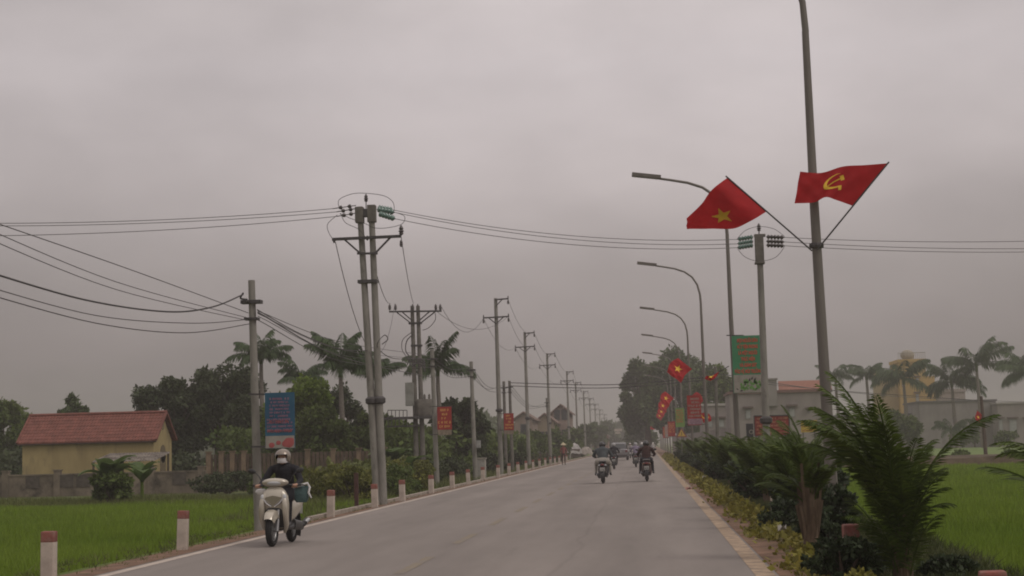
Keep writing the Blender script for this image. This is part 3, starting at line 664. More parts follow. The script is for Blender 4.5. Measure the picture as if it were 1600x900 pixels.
# ------------------------------------------------------------------ flags
def crv(c, u):
    n = len(c)-1; x = min(u*n, n-1e-6); i = int(x); f = x-i
    p0, p1, p2, p3 = c[max(0, i-1)], c[i], c[i+1], c[min(n, i+2)]
    return .5*((2*p1)+(p2-p0)*f+(2*p0-5*p1+4*p2-p3)*f*f+(3*p1-p0-3*p2+p3)*f**3)
def star_poly(r=1.0):
    return [(math.sin(k*math.pi/5)*(r if k % 2 == 0 else r*.4), math.cos(k*math.pi/5)*(r if k % 2 == 0 else r*.4)) for k in range(10)]
def make_flag(label, a, b_, top, bot, kind, group='red flags on the lamp posts', amp=.05, base=None, esize=.28, erot=0, euv=(.48, .5), pr=.014):
    """a,b_: stick ends; top/bot: edge control points (from hoist to fly)"""
    base = Vector(base or a); t = thing('flag', label, 'flag', base, group=group)
    mb = MB(); mb.tube([Vector(a)-base, Vector(b_)-base], pr, 8); mb.build('flagpole', STEEL, t, smooth=True)
    top = [Vector(p)-base for p in top]; bot = [Vector(p)-base for p in bot]
    nrm = (top[-1]-top[0]).cross(bot[0]-top[0]).normalized()
    if nrm.y > 0: nrm = -nrm
    W = (bot[0]-top[0]).length; L = ((top[-1]-top[0]).length+(bot[-1]-bot[0]).length)/2*1.1
    def S(u, v):
        p = crv(top, u).lerp(crv(bot, u), v)
        return p+nrm*amp*u**.6*(math.sin(u*9+v*2.2)+.55*math.sin(u*19-v*7)+.25*math.sin(u*31+v*13))
    nu, nv = 34, 22; g = MB()
    g.add([S(i/nu, j/nv) for i in range(nu+1) for j in range(nv+1)], [(i*(nv+1)+j, (i+1)*(nv+1)+j, (i+1)*(nv+1)+j+1, i*(nv+1)+j+1) for i in range(nu) for j in range(nv)])
    cl = g.build('cloth', REDC, t, smooth=True)
    polys = []
    if kind == 'star': polys = [[(x, y) for x, y in star_poly(1)]]
    else:
        out = []
        for k in range(13):
            an = R(-150+k*20); out.append((math.cos(an)*.95, math.sin(an)*.95))
        inn = []
        for k in range(13):
            an = R(-150+k*20); rr = .95-.30*math.sin(math.pi*min(1, (k+1.5)/13.5))**.8; inn.append((math.cos(an)*rr-.0, math.sin(an)*rr))
        polys = [[out[i], out[i+1], inn[i+1], inn[i]] for i in range(12)]
        c_ = (math.cos(R(-150))*.87, math.sin(R(-150))*.87)
        polys.append([(c_[0]-.12, c_[1]+.12), (c_[0]+.12, c_[1]-.02), (c_[0]-.22, c_[1]-.42), (c_[0]-.42, c_[1]-.28)])
        polys.append([(-.52, .42), (-.40, .54), (.66, -.62), (.52, -.74)])
        polys.append([(-.72, .30), (-.28, .76), (-.08, .56), (-.52, .10)])
    if kind == 'hammer': polys = [[(-x, y) for x, y in pl] for pl in polys]
    bm = bmesh.new()
    for pl in polys:
        bm.faces.new([bm.verts.new((x, y, 0)) for x, y in pl])
    bmesh.ops.triangulate(bm, faces=bm.faces[:]); bmesh.ops.subdivide_edges(bm, edges=bm.edges[:], cuts=3, use_grid_fill=True); bmesh.ops.triangulate(bm, faces=bm.faces[:])
    bm.verts.index_update(); xy = [(v.co.x, v.co.y) for v in bm.verts]; fs = [tuple(v.index for v in f.verts) for f in bm.faces]; bm.free()
    ca, sa = math.cos(erot), math.sin(erot); g = MB()
    for off in (.006, -.006):
        pts = []
        for x, y in xy:
            x2, y2 = (x*ca-y*sa)*esize, (x*sa+y*ca)*esize; u = min(.99, max(.01, euv[0]-x2/L)); v = min(.99, max(.01, euv[1]-y2/W)); pts.append(S(u, v)+nrm*off)
        g.add(pts, fs)
    g.build('emblem', YELC, cl)
    return t
Y1 = 27.3
A = lambda x, y, d=0: at(x, y, Y1+d)
make_flag('red flag with a yellow star flying left from the nearest lamp post', A(1269, 392, -.1), A(1134, 275, -.1),
          [A(1136, 278, -.1), A(1112, 297, -.25), A(1093, 322, 0), A(1073, 341, .25)], [A(1197, 331, -.1), A(1172, 346, -.2), A(1146, 357, .15), A(1112, 357, .3), A(1072, 359, .35)], 'star', esize=.20, euv=(.50, .60), erot=-.25)
make_flag('red flag with yellow hammer and sickle flying from the right of the nearest lamp post', A(1277, 390, -.15), A(1389, 253, -.3),
          [A(1388, 255, -.3), A(1350, 258, -.35), A(1318, 260, -.3), A(1283, 270, -.25), A(1250, 268, -.35)], [A(1333, 322, -.2), A(1308, 313, -.3), A(1290, 308, -.3), A(1272, 316, -.25), A(1242, 318, -.35)], 'hammer', esize=.25, euv=(.50, .48), erot=-.15, amp=.035)
MB().lathe([(.118, -.04), (.125, 0), (.118, .04)], (0, 0, 0), 12).build('flag_bracket', STEEL, lamps[0]).location = (-.095, 0, 4.78)
# flag of lamp 3
def small_flag(k, label, dx, dz, L=.9, kind='star', z0=4.75, drop=(-.5, -.75), side=-1, sag=.3):
    Y = 27.3*(k+1); a = Vector((LX-.12, Y-.12, z0)); tip = a+Vector((side*dx, -.1, dz)); h0 = a.lerp(tip, .45)
    d = Vector((side*abs(drop[0]), -.25, drop[1]))*L
    make_flag(label, a, tip, [tip, tip+d*.5+Vector((side*.1, -.1, .12)), tip+d], [h0, h0+d*.5+Vector((side*.08, .1, .05)), h0+d*.95], kind, esize=.22, amp=.07)
small_flag(2, 'red star flag hanging from the third lamp post in front of the big tree', 1.25, 1.05, 1.1, drop=(-.55, -.65))
small_flag(4, 'small bright red flag on the fifth lamp post, topmost of the far cluster', 1.3, 1.1, 1.0)
small_flag(5, 'small bright red flag on the sixth lamp post in the far cluster', 1.3, 1.1, 1.0)
small_flag(6, 'tiny red flag on the seventh lamp post in the far cluster', 1.2, 1.0, 1.0)
small_flag(7, 'tiny red flag on the eighth lamp post, lowest of the far cluster', 1.2, 1.0, 1.0)
small_flag(9, 'tiny red flag on the tenth lamp post near the road end', 2.0, .2, 1.5)
small_flag(4, 'small red flag on the road-averted side of the fifth lamp post', 1.3, 1.0, 1.1, side=1, kind='hammer')
small_flag(3, 'orange red flag low on the right of the fourth lamp post', 1.0, .2, .8, side=1, z0=3.3, kind='hammer')
Aq = lambda x, y, d=0: at(x, y, 54.4+d)
make_flag('wrapped red flag on a slanting stick left of the second lamp post', Aq(1139, 572, -.1), Aq(1105, 592, -.1), [Aq(1106, 592, -.1), Aq(1104, 587, -.2), Aq(1101, 592, -.1)], [Aq(1124, 580, -.1), Aq(1118, 590, -.2), Aq(1110, 595, -.1)], 'star', amp=.04, esize=.12)
As = lambda x, y, d=0: at(x, y, 107.8+d)
make_flag('tiny red flag on the brown pole at the edge of the right paddy', As(1535, 660), As(1527, 640), [As(1527, 641), As(1524, 650), As(1524, 656)], [As(1534, 648), As(1533, 654), As(1531, 660)], 'star', amp=.04, esize=.12, group=None)

# ------------------------------------------------------------------ banners and signs
GREENB = mat('banner_green', (.05, .19, .09), .75, col2=(.075, .25, .14), scale=1.2)
BLUEB = mat('banner_blue', (.024, .075, .14), .75, col2=(.036, .115, .175), scale=1.5)
REDB = mat('banner_red', (.27, .03, .025), .7, .12, 2)
PALEB = mat('banner_pale', (.27, .25, .22), .8, .1, 4)
REDT = mat('banner_red_text', (.50, .10, .06), .8, .05); YELT = mat('banner_yellow_text', (.62, .34, .10), .8, .05); PINKT = mat('banner_pink_text', (.38, .15, .20), .8, .05)
ORT = mat('banner_orange_text', (.34, .09, .09), .8, .05)
def banner(name, label, c0, c1, Y, m, pole_px=None, brackets=(), cat='banner', thick=.03, loc_y=None, group=None):
    """rectangle between photo corners at depth Y"""
    p0, p1 = at(c0[0], c0[1], Y), at(c1[0], c1[1], Y); W = p1.x-p0.x; H = p0.z-p1.z; c = (p0+p1)/2
    t = thing(name, label, cat, c, group=group)
    MB().box((0, 0, 0), (W, thick, H)).build('panel', m, t)
    if brackets:
        mb = MB()
        for (xa, xb, y_) in brackets: mb.bar(at(xa, y_, Y)-c+Vector((0, .03, 0)), at(xb, y_, Y)-c+Vector((0, .03, 0)), .035)
        mb.build('bracket', STEEL, t)
    return t, W, H
RX = Matrix.Rotation(R(90), 4, 'X')
YG = 54.1
t, W, H = banner('hanging_banner', 'green banner with red lettering and plant picture on the second lamp post', (1143, 525), (1195, 613), YG, GREENB, brackets=((1135, 1162, 524), (1140, 1165, 611)))
MB().box((0, -.018, -H*.5+H*.16), (W*.97, .006, H*.31)).build('picture_panel', PALEB, t)
lines = ['MỌI NGƯỜI DÂN', 'HÃY TIÊN PHONG', 'LÀ MỘT NGƯỜI', 'THỰC HIỆN', 'VÀ GIÁM SÁT', 'BẢO VỆ MÔI TRƯỜNG']
for i, l in enumerate(lines):
    s = .145 if i < 5 else .152
    ob = text_mesh(l, s, REDT, t, Matrix.Translation((0, -.022, H*.5-.17-i*H*.108)) @ RX @ Matrix.Diagonal((.72, 1.15, 1, 1)), bold=.006)
    w_ = max(v.co.x for v in ob.data.vertices)-min(v.co.x for v in ob.data.vertices); want = (.66, .66, .60, .45, .55, .87)[i]*W
    ob.data.transform(Matrix.Diagonal((want/w_, 1, 1, 1)))
mb = MB(); rr = random.Random(5)
for k in range(26):
    x = rr.uniform(-.25, .38)*W; z = -H*.48+rr.uniform(0, .14)*H; mb.add([(x, -.024, z), (x+.05, -.024, z+.05), (x+rr.uniform(-.05, .1), -.024, z+rr.uniform(.1, .2)), (x-.04, -.024, z+.06)], [(0,1,2,3)])
mb.build('plant_picture', mat('printed_leaf_green', (.12, .26, .07), .8, .1), t)
mb = MB()
for x, z, s, a in ((-.16, .13, .1, .6), (.0, .19, .14, 1.2), (.08, .22, .13, 1.1), (.16, .2, .14, 1.0), (-.3, .03, .12, .3), (-.34, .05, .1, 2.4)):
    d = Vector((math.cos(a), 0, math.sin(a)))*s; q = Vector((x*W, -.025, -H*.5+z*H)); n_ = Vector((-d.z, 0, d.x))*.22; mb.add([q, q+d*.5+n_, q+d, q+d*.5-n_], [(0,1,2,3)])
mb.build('picture_strokes', BLACKP, t)
# blue banner on pole A
YA = 32.1
t, W, H = banner('hanging_banner', 'blue banner with rows of pinkish lettering on the near left pole', (414, 614), (461, 700), YA, BLUEB, brackets=((388, 432, 616), (392, 432, 698)))
MB().box((0, -.018, -H*.5+H*.115), (W*.98, .006, H*.22)).build('picture_panel', PALEB, t)
mb = MB(); 
for i in range(10): strokes(mb, -W*(.34 if i < 6 else .43), W*(.34 if i < 6 else .43), H*.39-i*H*.062, .042, -.019, 0, i)
mb.build('lettering', mat('banner_mauve_text', (.30, .15, .21), .8, .05), t)
mb = MB(); strokes(mb, -W*.42, W*.42, -H*.19, .05, -.021, 0, 50); strokes(mb, -W*.35, W*.35, -H*.02, .05, -.021, 0, 51); mb.build('red_lettering', ORT, t)
mb = MB()
for x, z, s in ((.3, -.4, .11), (.18, -.42, .07), (-.28, -.44, .06), (-.05, -.4, .05), (.38, -.36, .06)): mb.ell((x*W, -.024, z*H), (s, .004, s*.9), 10, 6)
mb.build('picture_blot', ORT, t)
for k, (c0, c1, Y, lb, br) in enumerate((((683, 636), (706, 671), 74.7, 'red sign with yellow lines of lettering on the short pole left of the road', ((672, 706, 635), (672, 690, 679))), ((787, 646), (803, 672), 99.7, 'smaller red sign mounted on the first single crossarm power pole', ((780, 803, 646), (780, 803, 672))))):
    t, W, H = banner('hanging_banner', lb, c0, c1, Y, REDB, brackets=br)
    mb = MB()
    for i in range(5): strokes(mb, -W*(.28, .25, .22, .44, .36)[i], W*(.28, .25, .22, .44, .36)[i], H*.36-i*H*.18, H*.10, -.02, 0, 20+i+k*9)
    mb.build('lettering', YELT, t)
    MB().box((0, 0, -H*.5-H*.12), (W*.95, .03, H*.22)).build('lower_panel', mat('faded_sign_panel', (.20, .16, .12), .8, .2), t)
t, W, H = banner('hanging_banner', 'red banner with pale lettering on the left side of the third lamp post', (1073, 618), (1096.5, 664), 81.6, REDB, brackets=((1073, 1101, 618), (1073, 1101, 663)))
mb = MB()
for i in range(6): strokes(mb, -W*(.25, .18, .44, .3, .26, .4)[i], W*.44, H*.38-i*H*.115, H*.07, -.02, 0, 60+i)
mb.build('lettering', PALEB, t); MB().box((0, -.018, -H*.5+H*.12), (W*.97, .006, H*.2)).build('picture_panel', mat('banner_mauve', (.22, .14, .17), .8, .2), t)
t, W, H = banner('hanging_banner', 'small yellow green banner with red lines on the fourth lamp post', (1055, 638), (1070, 667), 108.6, mat('banner_olive', (.16, .26, .08), .7, .1), brackets=((1055, 1080, 639), (1055, 1080, 666)))
for i in range(6): mb = MB(); strokes(mb, -W*.4, W*.4, H*.38-i*H*.12, H*.07, -.02, 0, 80+i); mb.build('text_line', REDT, t)
# more distant banners
for k, (k2, c, lb) in enumerate(((5, REDB, 'tiny far red banner on the sixth lamp post'), (7, REDB, 'tiny far red banner on the eighth lamp post'), (6, PALEB, 'tiny far pale banner on the seventh lamp post'))):
    Y = 27.3*(k2+1); tt = thing('hanging_banner', lb, 'banner', (LX-.6, Y-.1, 2.9)); MB().box((0, 0, 0), (.75, .03, 1.5)).build('panel', c, tt); mb = MB()
    for i in range(5): mb = MB(); strokes(mb, -.3, .3, .5-i*.2, .1, -.02, 0, 90+i+k); mb.build('text_line', YELT if c is REDB else REDT, tt); mb = MB(); mb.bar((-.35, .03, .75), (.55, .03, .75), .03); mb.bar((-.35, .03, -.75), (.55, .03, -.75), .03); mb.build('bracket', STEEL, tt)
# warning triangle
q = at(1065, 681, 122); t = thing('warning_sign', 'triangular warning sign on a post among the far right shrubs', 'road sign', (q.x, 122, 0))
mb = MB(); mb.tube([(0, 0.03, 0), (0, .03, 3.0)], .035, 8); mb.build('post', LAMPM, t); zc = q.z+.25
mb = MB(); mb.add([(-.42, 0, zc-.35), (.42, 0, zc-.35), (0, 0, zc+.38), (-.42, .02, zc-.35), (.42, .02, zc-.35), (0, .02, zc+.38)], [(0,1,2),(5,4,3),(0,3,4,1),(1,4,5,2),(2,5,3,0)]); mb.build('sign_rim', REDP, t)
mb = MB(); mb.add([(-.28, -.006, zc-.27), (.28, -.006, zc-.27), (0, -.006, zc+.22)], [(0,1,2)]); mb.build('sign_face', mat('sign_yellow', (.50, .34, .06), .6, .1), t)
mb = MB(); mb.box((0, -.012, zc-.06), (.05, .006, .2)); mb.box((0, -.012, zc-.2), (.05, .006, .05)); mb.build('symbol', BLACKP, t)
# billboards on legs, right
def billboard(name, label, c0, c1, Y, m, legs, lm=None, rows=5, cat='billboard'):
    t, W, H = banner(name, label, c0, c1, Y, m, cat=cat, thick=.06)
    mb = MB()
    for x in legs:
        mb = MB(); p = at(x, c1[1], Y)-t.location; mb.bar(Vector((p.x, .06, H*.4)), Vector((p.x, .06, -t.location.z-.1)), .06); mb.build('leg', CONC2, t)
    for i in range(rows): mb = MB(); strokes(mb, -W*.44, W*.44, H*.36-i*H*.72/max(1, rows-1), H*.085, -.036, 0, 100+i); mb.build('text_line', lm or YELT, t)
    return t, W, H
t, W, H = billboard('billboard', 'wide dark red billboard with lettering behind the right power pole', (1178, 650), (1234, 680), 84, mat('billboard_red', (.20, .035, .03), .7, .15, 2), (1182, 1228, 1185, 1231), rows=5, lm=mat('dull_gold_text', (.42, .22, .12), .8, .1))
mb = MB()
for a, b_ in (((-W/2, -.04, H/2), (W/2, -.04, H/2)), ((-W/2, -.04, -H/2), (W/2, -.04, -H/2)), ((-W/2, -.04, -H/2), (-W/2, -.04, H/2)), ((W/2, -.04, -H/2), (W/2, -.04, H/2))): mb.bar(a, b_, .05)
mb.build('frame', STEEL, t)
t, W, H = billboard('billboard', 'narrow dark grey board with a pale round mark left of the red billboard', (1165.5, 662), (1177.5, 683.5), 85, mat('board_dark', (.045, .045, .05), .6, .1), (1169, 1175), rows=0)
mb = MB(); mb.torus((W*.18, 0, -H*.1), .1, .02, n=20, k=6); 
for i, v in enumerate(mb.v): mb.v[i] = (W*.2+v[1]-0.0, -.036+(v[0]-W*.18)*.2, v[2])
mb.build('emblem', PALEB, t)
billboard('billboard', 'small yellow billboard with orange lettering beside the nearest lamp post', (1251, 657), (1277, 675), 84, mat('billboard_yellow', (.42, .30, .06), .7, .15, 2), (1255, 1273), rows=3, lm=ORT)
q = at(1217, 700, 70); t = thing('marker_pole', 'thin black and yellow banded pole below the red billboard', 'marker pole', (q.x, 70, 0)); mb = MB()
for k in range(7): mb.tube([(0, 0, k*.25), (0, 0, k*.25+.25)], .035, 8, k % 2)
mb.build('banded_post', [BLACKP, mat('pale_yellow_band', (.5, .45, .25), .7)], t)

# ------------------------------------------------------------------ wires
def wire(label, a, b_, sag, r=.012, m=None, group=None, name='power_line'):
    a = Vector(a); mb = MB(); mb.tube([p-a for p in cat_pts(a, b_, sag)], r, 5, caps=False); o = mb.build(name, m or WIREM, origin=None); o.location = a
    return tag(o, label, 'wire', group)
def wpx(label, pts, r=.012, m=None, group=None):
    c = [at(*p) for p in pts]; out = []
    for i in range(len(c)-1):
        for k in range(8): out.append(crv(c, (i+k/8)/(len(c)-1)))
    out.append(c[-1]); b0 = c[0]; mb = MB(); mb.tube([p-b0 for p in out], r, 5, caps=False); o = mb.build('power_line', m or WIREM); o.location = b0
    return tag(o, label, 'wire', group)
g_ = 'high wires running left from the twin power pole'
for (a, e, w_) in ((Ls[0][1], (-120, 348, 41), 'upper'), (Ls[1][1], (-120, 352, 43), 'middle'), (Ls[2][1], (-120, 369, 40), 'lowest')):
    wire('thin grey wire running left from the twin power pole, %s of three' % w_, a, at(*e), .15, .010, WIREG, g_)
for a, b_, w_ in ((R4, EL[0], 'upper'), (R2, EL[1], 'middle'), (R6, EL[2], 'lowest')):
    wire('thin grey wire crossing over the road between the two power poles, %s of three' % w_, a, b_, .32, .010, WIREG, 'wires crossing over the road')
for k, (a, w_) in enumerate(zip(ER, ('upper', 'middle', 'lowest'))):
    e = at(1720, (373, 386, 391)[k], 52); wire('thin grey wire leaving the photo on the right behind the flags, %s of three' % w_, a, e, .12, .010, WIREG, 'high wires running right')
gA = 'low wires between the left edge and the near pole'
for k, (pts, r) in enumerate(((((-60, 330, 20), (200, 420, 26), (388, 489, 32.2)), .008), (((-60, 340, 20), (180, 440, 26), (388, 497, 32.2)), .007), (((-60, 355, 20), (180, 452, 26), (388, 501, 32.2)), .007),
        (((-60, 412, 20), (130, 468, 25), (260, 487, 28.5), (330, 480, 30.5), (380, 460, 32.2)), .016), (((-60, 436, 20), (150, 493, 26), (300, 505, 29.5), (388, 499, 32.2)), .008), (((-60, 448, 20), (150, 505, 26), (290, 520, 29.5), (390, 506, 32.2)), .009))):
    wpx('black wire sagging from the left edge to the near pole, ' + ('highest', 'second highest', 'third highest', 'thickest', 'second lowest', 'lowest')[k], pts, r, None, gA)
wpx('short bent thick cable tail at the top of the near left pole', ((380, 458, 32.2), (376, 466, 32.3), (386, 468, 32.2)), .02)
gK = 'low wires from the near pole towards the twin power pole and beyond'
for k, (y0, y1, r, mid) in enumerate(((486, 556, .009, 536), (490, 562, .008, 548), (494, 570, .008, 556), (500, 575, .009, 566), (488, 590, .015, 560))):
    wpx('black wire from near left pole to the red sign pole, %s from the top' % ordn[k].replace('nearest', 'first'), ((403, y0, 32.2), (540, mid, 50), (676, y1, 74.9)), r, None, gK)
wpx('wire leaving the near pole and ending at the twin power pole', ((402, 484, 32.2), (470, 522, 38), (530, 545, 43), (574, 548, 45.2)), .012)
wpx('thick looping cable right of the twin power pole', ((597, 538, 45.2), (606, 530, 45.1), (600, 524, 45), (590, 542, 45.2), (615, 560, 55), (650, 560, 80)), .014)
gL = 'low wires between the short poles'
for i, (y0, y1, y2) in enumerate(((560, 574, 606), (566, 580, 612), (571, 588, 600))):
    w_ = ('upper', 'middle', 'lowest')[i]
    wpx('wire from the red sign pole to the cabinet pole, %s of three' % w_, ((678, y0, 74.9), (705, (y0+y1)/2+10, 80), (737, y1, 84.9)), .013, None, gL)
    wpx('wire from the cabinet pole to the paired dark poles, %s of three' % w_, ((738, y1, 84.9), (762, (y1+y2)/2+14, 98), (790, y2, 111.9)), .014, None, gL)
    wpx('distant low wire beyond the paired dark poles, %s of three' % w_, ((797, y2, 112), (826, (y2+632)/2+16, 135), (855, 630+i*3, 160)), .016, None, gL)
for k, (y0, y1) in enumerate(((598, 597), (603, 601))):
    wpx('dark cable crossing the road far ahead, %s of two' % ('upper', 'lower')[k], ((797, y0, 111.9), (955, y0+3, 108), (1118, y1-9, 104.9)), .026, None, 'dark cables crossing far ahead')
wpx('wire across the sky from the short flag pole to the far right buildings', ((1118, 583, 104.9), (1280, 608, 150), (1440, 622, 190), (1600, 628, 226)), .03, None)
wpx('thin wire over the far garden right of the nearest lamp', ((1195, 600, 100), (1330, 612, 130), (1535, 626, 107.9)), .02, None)
# HV B->C->D and along D family
for (a, b_, s, w_) in ((at(627, 372, YB-.1), at(646, 474, YC-.2), .25, 'right'), (at(586, 420, YB-.1), at(610, 474, YC-.2), .3, 'middle'), (at(524, 378, YB-.1), at(617, 474, YC+.2), 3.0, 'left')):
    wire('wire dropping from the twin power pole to the transformer station, %s of three' % w_, a, b_, s, .012, WIREM, 'wires down to the transformer station')
wire('sagging wire from the transformer station to the first single power pole, upper', at(690, 480, YC), mv[0][2][0], 1.1, .013)
wire('sagging wire from the transformer station to the first single power pole, lower', at(682, 486, YC), mv[0][2][1], .9, .012)
for i in range(len(mv)-1):
    for j, w_ in enumerate(('left', 'right', 'top')):
        if i > 6 and j == 1: continue
        wire('thin wire between receding power poles, span %s, %s arm' % (ordn[i].replace('nearest', 'first'), w_), mv[i][2][j], mv[i+1][2][j], .9, .011+.0016*i, WIREG, 'wires along the receding power poles')

# ------------------------------------------------------------------ buildings
def wallbox(mb, x0, x1, y0, y1, z0, z1, mi=0): mb.box(((x0+x1)/2, (y0+y1)/2, (z0+z1)/2), (x1-x0, y1-y0, z1-z0), mi)
YELW = mat('yellow_render', (.33, .26, .13), .9, .10, 1.2, .2, dirt=((.20, .165, .10), 1.3, .54), stretch=(1, 1, .35))
TILE = mat('red_roof_tile', (.155, .058, .045), .8, .2, 3, .2, dirt=((.09, .055, .045), 2.5, .6))
bh = Vector(((at(240, 700, 85)).x, 85, FZ)); Lh = bh.x-at(35, 700, 85).x; ev = at(140, 690, 85).z-FZ; rd = at(254, 646, 86.6).z-FZ; D = 3.3
t = thing('yellow_house', 'small yellow house with red tiled gable roof behind the garden wall', 'house', bh)
mb = MB(); mb.add([(-Lh, 0, 0), (0, 0, 0), (0, D, 0), (-Lh, D, 0), (-Lh, 0, ev), (0, 0, ev), (0, D, ev), (-Lh, D, ev), (0, D/2, rd-.08), (-Lh, D/2, rd-.08)], [(0,1,5,4),(2,3,7,6),(1,2,6,8,5),(3,0,4,9,7),(4,5,8,9),(6,7,9,8)]); mb.build('wall', YELW, t)
mb = MB()
for sgn in (0, 1):
    y0, y1 = (-.22, D/2) if sgn == 0 else (D+.22, D/2); rows = 9
    for k in range(rows):
        a, b_ = k/rows, (k+1)/rows; z0 = ev-.05+(rd-ev+.05)*a; z1 = ev-.05+(rd-ev+.05)*b_; ya = y0+(y1-y0)*a; yb = y0+(y1-y0)*b_
        nt_ = 44
        for j in range(nt_):
            xa = -Lh-.22+(Lh+.44)*j/nt_; xb = -Lh-.22+(Lh+.44)*(j+1)/nt_; xm = (xa+xb)/2
            mb.add([(xa, ya, z0+.07), (xm, ya, z0+.105), (xb, ya, z0+.07), (xb, yb, z1+.04), (xm, yb, z1+.075), (xa, yb, z1+.04), (xa, ya, z0+.0), (xb, ya, z0)], [(0,1,4,5),(1,2,3,4),(0,6,7,2,1)])
rf = mb.build('roof', TILE, t)
mb = MB(); mb.tube([(-Lh-.25, D/2, rd+.08), (.25, D/2, rd+.08)], .09, 8)
mb.bar((.22, -.24, ev), (.22, D/2, rd+.06), .10); mb.bar((.22, D+.24, ev), (.22, D/2, rd+.06), .10); mb.bar((-Lh-.22, -.24, ev), (-Lh-.22, D/2, rd+.06), .1)
mb.build('ridge_tile', TILE, rf)
mb = MB(); wallbox(mb, -Lh-.2, .2, -.20, -.14, ev-.12, ev-.01); mb.build('fascia', mat('dark_fascia', (.07, .05, .04), .8), t)
mb = MB(); M = Matrix.Rotation(R(90), 3, 'Y'); mb.lathe([(.2, 0), (.2, .03)], (0, D/2, ev+.75), 16, M=M); mb.build('round_vent', mat('vent_ochre', (.22, .17, .1), .9), t)
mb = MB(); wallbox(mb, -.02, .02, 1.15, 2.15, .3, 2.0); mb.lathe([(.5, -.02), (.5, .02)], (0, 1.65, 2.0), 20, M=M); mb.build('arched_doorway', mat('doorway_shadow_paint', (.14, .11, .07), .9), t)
# corrugated lean-to
q0, q1 = at(142, 722, 80.5), at(240, 716, 80.5); t = thing('lean_to_shed', 'grey corrugated lean-to roof between garden wall and yellow house', 'shed', (q0.x, 80.5, FZ)); Wd = q1.x-q0.x
mb = MB(); n_ = 44; vs = []
for j in range(n_+1):
    x = Wd*j/n_; z = .035*(1 if j % 2 else -1); vs += [(x, 0, q0.z-FZ+z), (x+.1, 2.6, q0.z-FZ+.42+z)]
mb.add(vs, [(2*j, 2*j+2, 2*j+3, 2*j+1) for j in range(n_)]); mb.build('roof', mat('corrugated_grey', (.17, .15, .13), .8, .3, 1.5, dirt=((.07, .055, .045), 2.4, .45)), t)
mb = MB()
for x in (.1, Wd/2, Wd-.1):
    mb = MB(); mb.bar((x, .1, 0), (x, .1, q0.z-FZ-.02), .09); mb.build('post', BARK, t); mb = MB(); mb.bar((x+.1, 2.5, 0), (x+.1, 2.5, q0.z-FZ+.38), .09); mb.build('post', BARK, t)
# garden wall
WALLM = mat('stained_garden_wall', (.155, .13, .10), .95, .25, .8, .4, dirt=((.055, .048, .04), 1.1, .50))
x0, x1 = at(-40, 760, 78).x, at(322, 760, 78).x; ztop = at(150, 741, 78).z
t = thing('garden_wall', 'weathered stained masonry garden wall with pillars in front of the yellow house', 'wall', (x1, 78, FZ))
mb = MB(); wallbox(mb, x0-x1, 0, -.09, .09, -.1, ztop-FZ); mb.build('wall_panel', WALLM, t)
mb = MB(); wallbox(mb, x0-x1, 0, -.13, .13, ztop-FZ, ztop-FZ+.07); mb.build('coping', WALLM, t)
for px in (8, 89, 236, 314):
    xx_ = at(px, 760, 77.9).x-x1; mb = MB(); wallbox(mb, xx_-.15, xx_+.15, -.17, .17, -.1, ztop-FZ+.22); wallbox(mb, xx_-.19, xx_+.19, -.21, .21, ztop-FZ+.223, ztop-FZ+.28); mb.build('pillar', WALLM, t)
mb = MB()
for px in (51, 104, 130, 280): xx_ = at(px, 760, 77.9).x-x1; wallbox(mb, xx_-.35, xx_+.35, -.12, -.095, .45, 1.05)
mb.build('dark_wall_patch', mat('wall_patch', (.075, .065, .055), .95, .2), t)  # darker flat slabs standing slightly proud of the wall face
# slatted fence
FEN = mat('fence_brown', (.10, .072, .052), .9, .2, 2, .2, dirt=((.06, .045, .035), 1.5, .5))
fx0, fx1 = at(324, 730, 80).x, at(612, 730, 80).x; fz = at(400, 707, 80).z; t = thing('slatted_fence', 'brown fence of upright slats between paler pillars under the trees', 'fence', (fx0, 80, FZ)); FH = fz-FZ
mb = MB(); k = 0; x = 0
while x < fx1-fx0: mb.box((x, 0, FH*.5), (.16, .06, FH-.1)); x += .21
mb.build('slats', FEN, t)
mb = MB(); mb.bar((0, .05, FH*.85), (fx1-fx0, .05, FH*.85), .07); mb.bar((0, .05, .3), (fx1-fx0, .05, .3), .07); mb.build('rail', FEN, t)
for px in (325, 345, 362, 380, 398, 440, 480, 520, 560, 600):
    xx_ = at(px, 730, 79.8).x-fx0; mb = MB(); wallbox(mb, xx_-.11, xx_+.11, -.16, .10, 0, FH+.05); wallbox(mb, xx_-.15, xx_+.15, -.2, .14, FH+.053, FH+.11); mb.build('pillar', mat('fence_pillar', (.17, .125, .085), .9, .2, 2), t)

